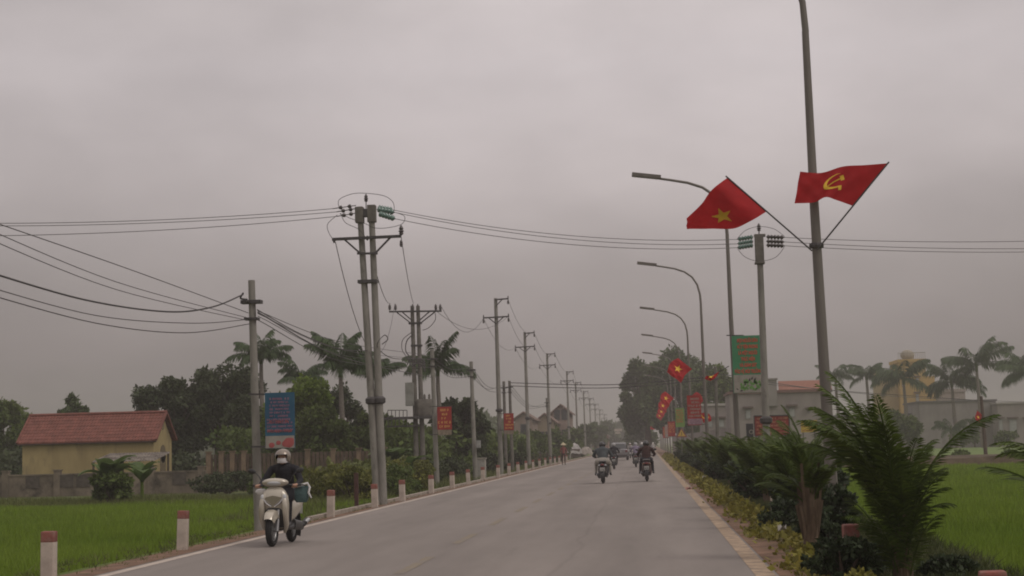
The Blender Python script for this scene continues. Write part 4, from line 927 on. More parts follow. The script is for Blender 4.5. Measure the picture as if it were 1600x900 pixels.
def simple_building(name, label, px0, px1, pytop, Y, depth, m, wins=(), roof=None, z0=FZ, xr=None, cat='building', parapet=.25, wm=None, floors=()):
    p0, p1 = at(px0, pytop, Y), at(px1, pytop, Y); W = p1.x-p0.x; zt = max(p0.z, p1.z) if False else (p0.z+p1.z)/2; H = zt-z0
    t = thing(name, label, cat, (p0.x, Y, z0)); mb = MB(); wallbox(mb, 0, W, 0, depth, -.2, H); mb.build('wall', m, t)
    for (a, b_, c, d) in wins:
        q0_, q1_ = at(a, c, Y)-t.location, at(b_, d, Y)-t.location; mb = MB(); wallbox(mb, q0_.x, q1_.x, -.05, -.004, q1_.z, q0_.z); f = mb.build('window', wm or mat('window_frame_grey', (.20, .19, .18), .7), t)
        mb = MB(); wallbox(mb, q0_.x+.1, q1_.x-.1, -.065, -.052, q1_.z+.1, q0_.z-.1); mb.build('pane', mat('pale_pane', (.30, .31, .30), .3, .1), f)
        mb = MB(); wallbox(mb, q0_.x-.2, q1_.x+.2, -.35, -.003, q0_.z+.12, q0_.z+.28); mb.build('canopy', mat('window_canopy', (.13, .10, .09), .9), t)
    mb = MB(); wallbox(mb, -.15, W+.15, -.15, depth+.15, H+.002, H+parapet); mb.build('cornice', roof or m, t)
    return t, W, H
GREYW = mat('grey_render', (.24, .222, .208), .95, .12, .6, .2, dirt=((.19, .175, .165), .5, .55), stretch=(1, 1, .5))
GREYW2 = mat('mauve_grey_render', (.24, .215, .20), .95, .12, .5, .2, dirt=((.19, .175, .16), .4, .56), stretch=(1, 1, .4))
t, W, H = simple_building('grey_building', 'plain grey building with two small canopied windows behind the red billboard', 1140, 1292, 614, 150, 9, GREYW2, ((1164, 1174, 640, 655), (1232, 1243, 637, 652), (1262, 1266, 641, 645)), roof=mat('roof_edge_red', (.16, .10, .085), .9))
mb = MB(); q0_, q1_ = at(1216, 594, 151)-t.location, at(1300, 611, 151)-t.location
mb.add([(q0_.x, 1, q0_.z-.9), (q1_.x, 1, q0_.z-.9), (q1_.x+.3, 5, q0_.z+.05), (q0_.x+.3, 5, q0_.z+.05), (q0_.x, 1, q0_.z-1.05), (q1_.x, 1, q0_.z-1.05), (q1_.x+.3, 5, q0_.z-.1), (q0_.x+.3, 5, q0_.z-.1)], [(0,1,2,3),(4,5,6,7),(0,4,5,1),(1,5,6,2),(2,6,7,3),(3,7,4,0)])
mb.build('canopy_roof', mat('canopy_terracotta', (.22, .10, .07), .85, .15), t)
mb = MB()
for k in range(6): x = q0_.x+(q1_.x-q0_.x)*k/5; mb.bar((x, 1.2, H), (x, 1.2, q0_.z-1.0), .1)
mb.build('canopy_post', STEEL, t)
mb = MB(); a_ = at(1195, 594, 150)-t.location; b_ = at(1213, 594, 150)-t.location; wallbox(mb, a_.x, b_.x, -.3, 4, H-1.2, a_.z); wallbox(mb, a_.x-.1, b_.x+.1, -.4, 4.1, a_.z+.002, a_.z+.15); mb.build('stair_tower', GREYW, t)
simple_building('low_building', 'low mauve building with pale upper band left of the grey building', 1096, 1145, 634, 175, 8, GREYW2, ((1104, 1114, 655, 668), (1122, 1132, 655, 668)), roof=mat('pale_band', (.34, .32, .30), .9))
simple_building('grey_building', 'long grey windowless shed wall behind the row of palms on the right', 1436, 1556, 628, 236, 14, GREYW, (), roof=mat('shed_roof_grey', (.12, .115, .11), .8, .1), cat='shed')
simple_building('grey_building', 'low grey extension left of the long shed behind palms', 1286, 1440, 650, 243, 10, GREYW2, ((1330, 1340, 662, 672),), roof=mat('shed_roof_grey', (.12, .115, .11), .8, .1), cat='shed')
simple_building('flat_roof_house', 'flat roofed house with columns at the far right edge', 1558, 1680, 630, 232, 12, GREYW2, ((1560, 1568, 655, 680), (1576, 1590, 655, 680), (1600, 1612, 655, 680), (1630, 1642, 655, 680)), roof=mat('pale_cornice', (.30, .28, .26), .9))
simple_building('hazy_house', 'pale hazy house showing above the shed roof', 1432, 1508, 613, 262, 8, mat('pale_pink_render', (.30, .26, .24), .9), (), parapet=.5)
YH = 256
t, W, H = simple_building('yellow_tower_house', 'tall narrow yellow house with rooftop railing behind the palms', 1404, 1446, 566, YH, 9, mat('ochre_render', (.42, .29, .11), .9, .08, .5), ((1408, 1414, 590, 604), (1430, 1437, 590, 604), (1430, 1437, 615, 629)), parapet=.5, wm=mat('yellow_frame', (.3, .22, .1), .8))
mb = MB(); 
for k in range(15): x = W*k/14; mb.bar((x, .1, H+.5), (x, .1, H+1.5), .05)
mb.bar((0, .1, H+1.5), (W, .1, H+1.5), .08); mb.ell((W*.42, 2, H+1.2), (1.1, .8, .9)); mb.build('roof_rail', mat('rail_pale', (.28, .25, .2), .8), t)
q = at(1458, 587, YH)-t.location; mb = MB(); wallbox(mb, W, q.x+.4, 1, 8, -.2, q.z); mb.build('side_wing', MATS['ochre_render'], t)
q = at(1374, 580, YH)-t.location; mb = MB(); wallbox(mb, q.x, -.01, 2, 8, -.2, q.z); mb.build('left_wing', mat('pale_ochre', (.38, .30, .16), .9, .1), t)
# compound wall on the right beyond shrubs
a_, b_ = at(1050, 681, 190), at(1142, 668, 110); mb = MB(); vs = []
for p in (a_, b_): vs += [(p.x, p.y, -.2), (p.x+.2, p.y, -.2), (p.x+.2, p.y, p.z), (p.x, p.y, p.z)]
mb.add(vs, [(0,1,2,3),(7,6,5,4),(0,4,5,1),(1,5,6,2),(2,6,7,3),(3,7,4,0)]); t = tag(mb.build('compound_wall', GREYW2, origin=(b_.x, b_.y, -.2)), 'pale topped compound wall running away on the right behind the shrubs', 'wall')
# distant houses left
def gable_house(label, px0, px1, pye, pyr, Y, m, rm, wins=()):
    p0, p1 = at(px0, pye, Y), at(px1, pye, Y); W = p1.x-p0.x; e = p0.z; r_ = at((px0+px1)/2, pyr, Y).z; t = thing('distant_house', label, 'house', (p0.x, Y, 0)); D = 10; mb = MB()
    mb.add([(0, 0, -.4), (W, 0, -.4), (W, D, -.4), (0, D, -.4), (0, 0, e), (W, 0, e), (W, D, e), (0, D, e), (W/2, 0, r_-.1), (W/2, D, r_-.1)], [(0,1,5,8,4),(1,2,6,5),(2,3,7,9,6),(3,0,4,7)]); mb.build('wall', m, t)
    mb = MB(); mb.add([(-.4, -.4, e-.25), (W/2, -.4, r_), (W+.4, -.4, e-.25), (-.4, D, e-.25), (W/2, D, r_), (W+.4, D, e-.25), (-.4, -.4, e-.05), (W/2, -.4, r_+.2), (W+.4, -.4, e-.05), (-.4, D, e-.05), (W/2, D, r_+.2), (W+.4, D, e-.05)], [(0,1,7,6),(1,2,8,7),(6,7,10,9),(7,8,11,10),(0,6,9,3),(2,5,11,8),(3,9,10,4),(4,10,11,5),(0,3,4,1),(1,4,5,2)]); mb.build('roof', rm, t)
    for (x, z) in wins:
        mb = MB(); wallbox(mb, W*x-.45, W*x+.45, -.06, -.003, z, z+1.5); f = mb.build('window', mat('far_window', (.08, .08, .08), .5), t); mb = MB(); wallbox(mb, W*x-.32, W*x+.32, -.075, -.062, z+.12, z+1.38); mb.build('pane', GLASSD, f)
    return t
PK = mat('pinkish_render', (.26, .20, .17), .9, .1, .5); RD = mat('far_roof_brown', (.17, .12, .10), .85, .15, 1)
gable_house('distant gabled house rising behind the bushes between two power poles', 862, 890, 646, 633, 235, PK, RD, ((.3, 5.2), (.7, 5.2), (.3, 2.3), (.7, 2.3)))
gable_house('distant lower gabled house left of the taller one', 836, 866, 660, 647, 225, mat('cream_render', (.30, .25, .18), .9), RD, ((.3, 2.0), (.7, 2.0)))
gable_house('distant brown house behind the second red sign', 804, 832, 655, 645, 215, PK, RD, ((.5, 3),))
gable_house('reddish house near the end of the road on the left', 925, 950, 682, 672, 420, mat('red_brick_far', (.20, .09, .07), .9), RD)
gable_house('small reddish house closing the view at the road end', 955, 985, 684, 676, 560, mat('red_brick_far', (.20, .09, .07), .9), RD)

# ------------------------------------------------------------------ trees, left
DKG = leafmat('dark_leaf', (0.033, 0.048, 0.020), (0.065, 0.083, 0.035), .2, .35, .5)
MDG = leafmat('mid_leaf', (0.062, 0.098, 0.022), (0.118, 0.156, 0.036), .3, .35, .5)
BRG = leafmat('bright_leaf', (.085, .14, .014), (.15, .21, .03), .35, .35, .6)
FRG = leafmat('far_leaf', (0.052, 0.081, 0.029), (0.101, 0.137, 0.047), .25, .35, .3)
def tree_px(name, label, x0, x1, yt, yb, Y, m, **k):
    xc = (x0+x1)/2; c = at(xc, (yt+yb)/2, Y); hw = abs(at(x1, yt, Y).x-at(x0, yt, Y).x)/2; top = at(xc, yt, Y).z; bot = at(xc, yb, Y).z
    z0 = k.pop('z0', FZ); rz = (top-bot)/2
    return tree(name, label, 'tree', (c.x, Y, z0), top-z0, (hw, min(hw, k.pop('dy', hw)), rz), m, cz=(top+bot)/2-z0, **k)
tree_px('broadleaf_tree', 'large dark round tree between the yellow house and the near pole', 262, 420, 560, 722, 105, DKG, n=26000, leaf=.24, clumps=52, csize=.26, seed=11, trunk_r=.28)
tree_px('broadleaf_tree', 'lower dark tree leaning at the left foot of the large dark one', 203, 345, 578, 728, 102, DKG, n=20000, leaf=.22, clumps=46, csize=.28, seed=12)
tree_px('broadleaf_tree', 'light green bushy tree at the left edge behind the yellow house', -45, 62, 625, 745, 112, MDG, n=13000, leaf=.25, clumps=36, csize=.27, seed=13)
tree_px('broadleaf_tree', 'sparse tree top showing above the red tiled roof', 74, 150, 616, 705, 116, FRG, n=4200, leaf=.30, clumps=22, csize=.24, seed=14)
tree_px('broadleaf_tree', 'fresh green tree behind the blue banner', 400, 522, 582, 722, 92, BRG, n=18000, leaf=.22, clumps=34, csize=.3, seed=15)
tree_px('broadleaf_tree', 'mid green tree between blue banner and twin power pole', 455, 560, 635, 730, 88, MDG, n=11000, leaf=.22, clumps=26, csize=.33, seed=16)
tree_px('broadleaf_tree', 'green tree behind the twin power pole', 545, 660, 632, 735, 96, MDG, n=12000, leaf=.22, clumps=30, csize=.3, seed=17)
tree_px('broadleaf_tree', 'dark rounded tree below the palm left of the twin power pole', 486, 580, 604, 730, 99, DKG, n=13000, leaf=.22, clumps=34, csize=.28, seed=20)
tree_px('broadleaf_tree', 'dark tree just left of the near left pole behind the fence', 340, 424, 610, 735, 98, DKG, n=9000, leaf=.22, clumps=26, csize=.3, seed=21)
tree_px('broadleaf_tree', 'dark bushy tree between the two red signs', 668, 775, 622, 735, 104, DKG, n=14000, leaf=.26, clumps=30, csize=.3, seed=18)
tree_px('broadleaf_tree', 'green tree right behind the first single power pole', 735, 795, 668, 732, 122, MDG, n=6000, leaf=.28, clumps=18, csize=.36, seed=19)
for k, (a, b_, yt, Y, lb) in enumerate(((795, 832, 682, 140, 'low green bush tree below the second red sign'), (822, 862, 676, 165, 'low green bush tree in front of the cream distant house'), (852, 892, 672, 190, 'low green bush tree in front of the tall distant house'), (880, 912, 668, 230, 'far green tree beside the fourth receding power pole'), (900, 930, 664, 290, 'far green tree beside the sixth receding power pole'), (915, 948, 662, 350, 'far tree left of the road end, nearer one'), (935, 972, 659, 450, 'far tree left of the road end'), (955, 1000, 655, 560, 'far hazy tree closing the road end'), (978, 1020, 668, 480, 'far dark tree at the right of the road end'))):
    tree_px('broadleaf_tree', lb, a, b_, yt, yt+52 if Y < 250 else 700, Y, MDG if k < 4 else FRG, n=4500, leaf=.0022*Y, clumps=16, csize=.38, seed=30+k, group='far roadside trees')
# big tree right
tree_px('broadleaf_tree', 'big round tree behind the row of lamps on the right, left half', 962, 1060, 552, 700, 250, FRG, n=30000, leaf=.5, clumps=46, csize=.25, seed=51, trunk_r=.5, z0=0)
tree_px('broadleaf_tree', 'big round tree behind the row of lamps on the right, tallest crown', 1000, 1136, 543, 704, 235, FRG, n=34000, leaf=.5, clumps=50, csize=.25, seed=52, trunk_r=.5, z0=0)
tree_px('broadleaf_tree', 'paler green tree on the right flank of the big tree', 1074, 1150, 572, 700, 205, MDG, n=14000, leaf=.42, clumps=28, csize=.3, seed=53, trunk_r=.3)
tree_px('broadleaf_tree', 'dark hazy tree below the big tree near the road end', 975, 1035, 620, 705, 300, FRG, n=9000, leaf=.5, clumps=24, csize=.32, seed=54, trunk_r=.3)
tree_px('broadleaf_tree', 'pale bushy tree in front of the yellow house right of the near palm', 1380, 1436, 630, 700, 200, MDG, n=8000, leaf=.4, clumps=20, csize=.34, seed=55, trunk_r=.2)
for k, (x0_, x1_, yt, yb, lb) in enumerate(((1486, 1520, 672, 696, 'low round bush against the long shed'), (1514, 1530, 655, 694, 'narrow bush against the long shed beside the brown pole'), (1556, 1592, 676, 696, 'low bush against the flat roofed house'), (1300, 1350, 675, 700, 'low bush behind the nearest lamp post at the far wall'), (1345, 1385, 680, 702, 'low bush behind the nearest palm at the far wall'))):
    tree_px('shrub', lb, x0_, x1_, yt, yb, 224, MDG, n=2200, leaf=.4, clumps=10, csize=.5, seed=60+k, trunk_r=.1); 

HEDT_ = leafmat('rank_grass_green', (.09, .115, .03), (.15, .165, .05), .3, .35, 1)
def wood(name, label, x0, x1, y0, y1, z0, h, n, leaf, m, seed):
    g_ = np.random.default_rng(seed); xs = g_.uniform(x0, x1, n); yy_ = g_.uniform(y0, y1, n)
    top = h*(.55+.25*np.sin(xs*.9/h*2+seed)+.2*np.sin(xs*2.3/h*2+1)); zs = z0+top*g_.random(n)**.6
    V, Fq = leaf_arrays(np.c_[xs, yy_, zs], leaf, .6); return tag(rawmesh(name, V, Fq, m), label, 'wood', kind='stuff')
wood('distant_wood', 'far hazy line of trees along the horizon on the left', -210, -14, 330, 400, FZ, 9, 26000, 1.5, FRG, 2)
wood('distant_wood', 'far hazy line of trees along the horizon on the right', 16, 150, 300, 360, FZ, 6, 14000, 1.3, FRG, 5)
wood('undergrowth', 'dense undergrowth behind the slatted fence and hedges', -25, -12.2, 90, 101, FZ, 3.6, 15000, .34, MDG, 8)
wood('undergrowth', 'low green growth beside the road behind the short poles', -15, -11.2, 100, 230, FZ, 3.0, 15000, .42, MDG, 9)
wood('undergrowth', 'pale green rank grass between the hedge and the transformer station', -14.2, -11.6, 62, 84, FZ, 1.9, 6000, .3, HEDT_, 12)
wood('undergrowth', 'dark growth behind the garden wall and yellow house', -50, -21.5, 92, 99, FZ, 2.6, 16000, .34, DKG, 10)
# tall palms
def palm_px(label, cx, cy, Y, fl, seed, **k):
    c = at(cx, cy, Y); tall_palm(label, (c.x+k.pop('dx', .1), Y, FZ), c, fl, seed, **k)
palm_px('tall palm whose crown rises just right of the near left pole', 408, 566, 100, 2.25, 1, nf=15, up=.35)
palm_px('tall palm left of the twin power pole', 532, 586, 88, 2.6, 2, nf=17, up=.35)
palm_px('palm behind the twin power pole, crown hanging to its right', 588, 596, 95, 2.0, 3, up=.2)
palm_px('palm behind the transformer station', 684, 585, 97, 2.5, 4, nf=16, up=.3)
palm_px('small palm crown low left of the twin power pole', 470, 598, 104, 2.0, 5, up=.2)
rp = [(1305, 592, 236, 3.5, 'hazy palm just right of the nearest lamp post'), (1354, 592, 232, 3.6, 'hazy palm left of the yellow tower house'), (1412, 598, 222, 5.3, 'broad palm in front of the yellow tower house'), (1487, 603, 220, 5.0, 'palm in front of the long grey shed'), (1526, 578, 216, 5.6, 'tallest palm beside the brown field pole'), (1607, 588, 190, 4.6, 'palm cut by the right edge of the photo')]
for i, (cx, cy, Y, fl, lb) in enumerate(rp): palm_px(lb, cx, cy, Y, fl*.92, 10+i, tr=.26, group='tall palms in front of the far right buildings', nf=15, dense=22, dx=.4)
palm_px('short young palm at the foot of the long shed', 1486, 676, 219, 3.0, 31, tr=.15, group='tall palms in front of the far right buildings', nf=9, dense=20)

# banana plants
BAN = leafmat('banana_leaf', (.06, .105, .025), (.12, .17, .05), .35, .25, 1)
def banana(label, loc, h, seed, n=8):
    t = thing('banana_plant', label, 'plant', loc); rr = random.Random(seed); mb = MB(); mb.tube([(0, 0, -.05), (0, 0, h*.45)], [.09, .06], 8); mb.build('stem', BRG, t)
    for k in range(n):
        az = k*2.4+rr.random()*.4; el_ = rr.uniform(.7, 1.35); L = h*rr.uniform(.5, .75); p = Vector((0, 0, h*.42)); wv = .17*h; mb = MB(); vs = []
        s_ = Vector((-math.sin(az), math.cos(az), 0)); seg = 8
        for i in range(seg+1):
            tt = i/seg; a = el_-1.7*tt**1.6; d = Vector((math.cos(az)*math.cos(a), math.sin(az)*math.cos(a), math.sin(a))); ww = wv*math.sin(math.pi*min(1, .06+tt*.94))**.6*(.5 if tt < .15 else 1)
            vs += [p-s_*ww+Vector((0, 0, .25*ww)), p, p+s_*ww+Vector((0, 0, .25*ww))]; p = p+d*L/seg
        mb.add(vs, [(i*3+j, i*3+j+1, i*3+j+4, i*3+j+3) for i in range(seg) for j in range(2)]); mb.build('leaf', BAN, t, smooth=True)
    return t
q = ground(172, 792, FZ); banana('banana plant growing in front of the garden wall', (q.x, q.y, FZ), 2.3, 1, 9)
bush('shrub', 'dark green shrub around the banana plant', 'shrub', (q.x+.2, q.y-.3, FZ), (1.0, .8, .72), MDG, 4200, .16, 4)
q = ground(190, 790, FZ); banana('paler banana plant right of the garden wall shrub', (q.x+.5, q.y+1, FZ), 2.0, 2, 6)
banana('banana plant in the bushes left of the transformer station', (at(612, 730, 78).x, 78, FZ), 2.4, 3, 8)
banana('banana plant in the bushes right of the twin power pole', (at(640, 730, 70).x, 70, FZ), 1.9, 4, 7)
# hedges and low bushes left
HEDT = leafmat('hedge_yellow_green', (.085, .10, .018), (.17, .17, .035), .3, .35, 1.2)
for k, (px, Y, rx, rz, m, lb) in enumerate(((356, 76, 2.2, .42, DKG, 'low dark clipped bush right of the garden wall'), (392, 74, 1.6, .5, DKG, 'low dark bush behind the near left pole'), (440, 66, 1.6, .55, MDG, 'bush behind the scooter rider'), (478, 60, 1.5, .62, HEDT, 'yellow green hedge bush right of the scooter rider'), (520, 56, 1.5, .66, HEDT, 'yellow green hedge bush above the third bollard'),
        (552, 53, 1.1, .62, HEDT, 'hedge bush at the left of the twin power pole'), (622, 60, 1.0, .66, MDG, 'leafy bush right of the twin power pole'), (642, 66, 1.2, .72, HEDT, 'bright leafy bush behind the fifth bollard'), (668, 76, 1.2, .6, DKG, 'dark bush behind the sixth bollard'), (700, 84, 1.3, .7, DKG, 'dark bush left of the cabinet pole'), (722, 92, 1.3, .8, MDG, 'bush beside the roadside cabinet'), (765, 108, 1.6, .75, DKG, 'long dark bush beyond the roadside cabinet'), (800, 125, 1.8, .8, DKG, 'dark bush below the second red sign'), (826, 145, 1.8, .8, MDG, 'bush beside the parked bicycles'), (850, 175, 2.2, .9, MDG, 'far bush beyond the parked bicycles'), (868, 210, 2.6, 1.0, MDG, 'far bush behind the walking woman'))):
    p = at(px, 750, Y); bush('shrub', lb, 'shrub', (p.x, Y, FZ), (rx, 1.3, rz+.12), m, 4200 if Y < 70 else 2600, .11 if Y < 70 else .0018*Y, 70+k, 18, 'bushes along the left road edge')

# ------------------------------------------------------------------ right verge planting
q = ground(1268, 868, .04); p1 = clump_palm('slim palm with a bare trunk directly left of the nearest lamp post', (q.x, q.y, .03), 1.9, 5, nf=12, trunk_h=.98, tr=.09, fl=.74, dense=50, ll=.22, skirt=True)
for az, e, L, dr in ((2.9, 1.3, .95, 1.0), (3.4, 1.15, .8, 1.2), (2.4, 1.4, .95, .9), (3.1, 1.5, 1.05, .6), (.3, 1.4, .9, .8)):
    V, Fq = frond_arrays(L, e, dr, .25, 54, az, (0, 0, .95), lean=1.1, hang=.3, w=.02, stem=.16, curl=1.7); rawmesh('frond', V, Fq, PALMY, p1)
def shaggy(label, loc, H, seed, nlow=26, nhigh=14, lean=3.1, bias=.9, rad=.17, sep=False, m=None, dense=46, group='feathery palms along the right verge', w=.021):
    t = thing('small_palm', label, 'palm', loc, group=group); g = random.Random(seed); mb = MB()
    for k in range(5):
        a = k*1.3; x, y = math.cos(a)*rad*.5, math.sin(a)*rad*.5; mb.tube([(x, y, -.05), (x*1.1, y*1.1, H*.2), (x*1.3, y*1.3, H*.38)], [.055, .05, .03], 8)
    mb.build('trunk', DRYF, t, smooth=True); parts = []
    for k in range(nlow):
        z = H*(.04+.36*g.random()); az = g.uniform(0, 6.28); parts.append(frond_arrays(H*g.uniform(.3, .46), g.uniform(.95, 1.5), g.uniform(.5, 1.4), H*.115, int(dense*.8), az, (math.cos(az)*rad*g.uniform(.3, 1), math.sin(az)*rad*g.uniform(.3, 1), z), lean=.9, hang=.35, w=w, stem=.08, g=g, curl=1.8))
    for k in range(nhigh):
        az = lean+g.gauss(0, .65) if g.random() < bias else g.uniform(0, 6.28); e = g.uniform(1.18, 1.52); z = H*g.uniform(.18, .34)
        parts.append(frond_arrays(H*g.uniform(.62, .86), e, g.uniform(.55, 1.25), H*.155, dense+14, az, (math.cos(az)*.05, math.sin(az)*.05, z), lean=1.1, hang=.42, w=w*1.15, stem=.16, g=g, curl=1.7))
    if sep:
        for V, Fq in parts: rawmesh('frond', V, Fq, m or PALMY, t)
    else:
        V, Fq = merge(parts); rawmesh('crown', V, Fq, m or PALMY, t)
    return t
q = ground(1412, 914, .04); shaggy('largest and nearest feathery palm right of the nearest lamp post', (q.x, q.y, .02), 2.0, 78, 30, 17, 3.05, .85, .10, True)
clump_palm('palm just beyond the right edge, only frond tips in view', (3.75, 13.4, 0), 2.0, 9, nf=14, trunk_h=.75, fl=1.4, dense=40)
clump_palm('small reddish palm at the lower right edge', (3.45, 11.9, 0), 1.0, 12, nf=10, trunk_h=.12, fl=.85, dense=30, m=leafmat('palm_bronze', (.07, .05, .03), (.10, .07, .035)), ll=.2)
prot = []
posn = [(2.55, 28.6), (3.5, 32.5), (2.75, 31.5), (3.3, 34), (2.8, 37.5), (3.4, 41), (2.8, 45.5), (3.4, 50), (2.85, 55), (3.4, 59), (2.8, 63.5), (3.4, 68), (2.8, 74), (3.4, 81), (2.9, 88.5), (3.4, 96), (2.9, 104), (3.5, 113), (3.0, 123), (3.5, 134), (3.0, 146), (3.5, 160)]
lbp = ['feathery palm on the right verge, %s beyond the two nearest' % s.replace('nearest', 'first') for s in ordn]
for i, (x, y) in enumerate(posn):
    if i < 4: t = shaggy(lbp[i], (x, y, .02), 1.56+.07*(i % 3), 40+i, 22, 15, 2.8, .5, .17, m=PALMY, dense=30, w=.028); prot.append(t)
    else:
        t = dup(prot[(i*7+1) % 4]); t.location = (x, y, .02); t['label'] = lbp[i]; s_ = random.uniform(.9, 1.12)*(1+.0006*y); t.scale = (s_*1.25, s_*1.25, s_); t.rotation_euler = (0, 0, random.uniform(0, 6))
FIC = leafmat('ficus_dark', (.022, .036, .014), (.042, .06, .024), .15, .35, 3)
sh = []
sp = [(1222, 832, .38, .30, 'dark rounded shrub left of the slim palm'), (1318, 918, .44, .29, 'twiggy shrub in front of the half hidden bollard'), (1480, 905, .30, .14, 'flat dark shrub at the bottom edge left of the corner bollard'), (1296, 858, .28, .22, 'small shrub at the foot of the nearest lamp post'), (1350, 900, .36, .24, 'dark shrub at the left foot of the largest palm')]
for i, (px, py, r_, rz_, lb) in enumerate(sp):
    q = ground(px, py, .04); sh.append(bush('shrub', lb, 'shrub', (q.x, q.y, .02), (r_, r_, rz_), FIC, 5200, .052, 90+i, 20, 'dark shrubs on the right verge'))
for i in range(17):
    y = 23.5+i*5.2*(1+i*.02); t = dup(sh[i % 2]); t.location = (2.55+.35*(i % 3), y, .02); s = 1.35+.5*(i % 3)/2; t.scale = (s, s*1.3, s*1.12); t.rotation_euler = (0, 0, i*1.7)
    t['label'] = 'dark shrub between the verge palms, %s beyond the nearest lamp post' % ordn[i].replace('nearest', 'first')
# crops on far right strip
for i in range(16):
    x = 14+i*3.2+random.uniform(-.6, .6); y = 126+3*math.sin(i); m_ = (MDG, HEDT)[i % 2]
    if i == 0: cr = bush('crop_bush', 'low leafy crop bush in the row beyond the right paddy bank, leftmost', 'crop plant', (x, y, -.2), (.8, .7, .32), m_, 700, .2, 120, 8, 'low crop bushes beyond the paddy bank')
    else: o = dup(cr); o.location = (x, y, -.2); s = random.uniform(.6, 1.25); o.scale = (s*1.3, s, s); o['label'] = 'low leafy crop bush beyond the right paddy bank, %s from the left' % ordn[i]

for px, py, sz, c_, lb in ((1076, 767, .14, (.40, .22, .20), 'pinkish scrap of litter by the right edge line'), (1223, 852, .09, (.42, .40, .36), 'white paper scrap on the yellow green ground cover'), (1101, 756, .1, (.42, .40, .36), 'small pale scrap on the right verge far ahead')):
    q = ground(px, py, .03); mb = MB(); vs = [(sz*(i-1.5)*.45, sz*(j-1)*.5, .03+.05*((i*7+j*5) % 3)) for i in range(4) for j in range(3)]
    mb.add(vs, [(i*3+j, i*3+j+1, i*3+j+4, i*3+j+3) for i in range(3) for j in range(2)]); o = mb.build('litter', mat('litter_%d' % int(c_[1]*100), c_, .8)); o.location = (q.x, q.y, .03 if px == 1076 else .2); tag(o, lb, 'litter')
# ------------------------------------------------------------------ roadside cabinet, bicycles, stall
q = at(750, 722, 88); t = thing('electric_cabinet', 'pale concrete electric cabinet beside the short pole left of the road', 'cabinet', (q.x, 88, -.2))
MB().box((0, 0, .55), (.62, .5, 1.1)).build('body', mat('cabinet_pale', (.33, .31, .28), .8, .1), t, bevel=.015); MB().box((0, 0, 1.13), (.72, .6, .07)).build('lid', PALEB, t, bevel=.01)
mb = MB(); mb.box((0, -.26, .6), (.48, .02, .8)); mb.box((.18, -.275, .6), (.03, .02, .12)); mb.build('door', mat('cabinet_door', (.26, .25, .23), .7), t)
q = at(748, 694, 84.8); t = tag(MB().box((0, 0, 0), (.22, .16, .4)).build('meter_box', mat('meter_grey', (.25, .25, .24), .6), bevel=.015), 'small grey meter box fixed to the cabinet pole', 'meter box'); t.location = (q.x, q.y-.05, q.z)
def bicycle(label, loc, rz):
    t = thing('bicycle', label, 'bicycle', loc, rz, 'parked bicycles on the left verge')
    for y in (-.52, .52):
        w_ = MB(); w_.torus((0, y, .33), .31, .02, n=22, k=6); wh = w_.build('wheel', BLACKR, t, smooth=True); s_ = MB()
        for k in range(10): a = k*math.pi/5; s_.bar((0, y, .33), (0, y+.3*math.cos(a), .33+.3*math.sin(a)), .006)
        s_.build('spokes', CHROME, wh)
    mb = MB()
    for a, b_ in (((0, .52, .33), (0, .1, .3)), ((0, .1, .3), (0, .22, .85)), ((0, .22, .78), (0, -.35, .82)), ((0, .1, .3), (0, -.38, .7)), ((0, -.34, .9), (0, -.52, .33)), ((0, .52, .33), (0, .2, .75))): mb.tube([a, b_], .018, 6)
    mb.build('frame', mat('bike_paint', (.10, .05, .06), .4), t); mb = MB(); mb.ell((0, .24, .9), (.08, .13, .04)); mb.build('saddle', BLACKP, t, smooth=True)
    mb = MB(); mb.tube([(-.27, -.25, 1.0), (-.1, -.34, 1.0), (.1, -.34, 1.0), (.27, -.25, 1.0)], .014, 6); mb.tube([(0, -.34, 1.0), (0, -.34, .88)], .014, 6); mb.build('handlebar', CHROME, t)
bicycle('left of two bicycles parked on the far left verge', (at(838, 724, 138).x, 138, 0), 1.2); bicycle('right of two bicycles parked on the far left verge', (at(849, 722, 143).x, 143, 0), 1.7)
q = at(908, 712, 205); t = thing('covered_stall', 'roadside heap under pale tarpaulins on the far left verge', 'stall', (q.x-.4, 205, 0))
def drape(mb, cx, cy, rx, ry, h, seed):
    g_r = random.Random(seed); n_ = 22; ph = [g_r.uniform(0, 6) for _ in range(4)]; vs = []
    for i in range(n_+1):
        for j in range(n_+1):
            u, v = i/n_*2-1, j/n_*2-1; r_ = max(abs(u)**3, abs(v)**3); z = h*(1-.75*r_)+.08*math.sin(u*7+ph[0])*math.cos(v*6+ph[1])+.05*math.sin(u*13+v*9+ph[2])
            vs.append((cx+rx*u*(1+.08*math.sin(v*5)), cy+ry*v, max(.03, z)))
    mb.add(vs, [(i*(n_+1)+j, (i+1)*(n_+1)+j, (i+1)*(n_+1)+j+1, i*(n_+1)+j+1) for i in range(n_) for j in range(n_)])
mb = MB(); drape(mb, -.6, 0, 1.1, 1.0, 1.7, 1); mb.build('tarpaulin', mat('tarp_pale', (.36, .34, .33), .7, .15, 2), t, smooth=True); mb = MB(); drape(mb, 1.0, .8, .8, .8, 1.2, 2); mb.build('tarpaulin', mat('tarp_beige', (.28, .25, .22), .7, .15, 2), t, smooth=True)
mb = MB(); wallbox(mb, -1.5, .3, -.9, .9, 0, 1.0); mb.build('crates', BARK, t)
for i, (dx, r_) in enumerate(((1.9, .25), (2.4, .2))):
    o = tag(MB().build('x', WHITEP) if False else MB().ell((0, 0, r_*.8), (r_*1.6, r_, r_*.8)).build('sack', PALEB, smooth=True), ('larger' if i == 0 else 'smaller')+' pale sack lying by the covered stall', 'sack'); o.location = (q.x+dx, 204-i, 0)

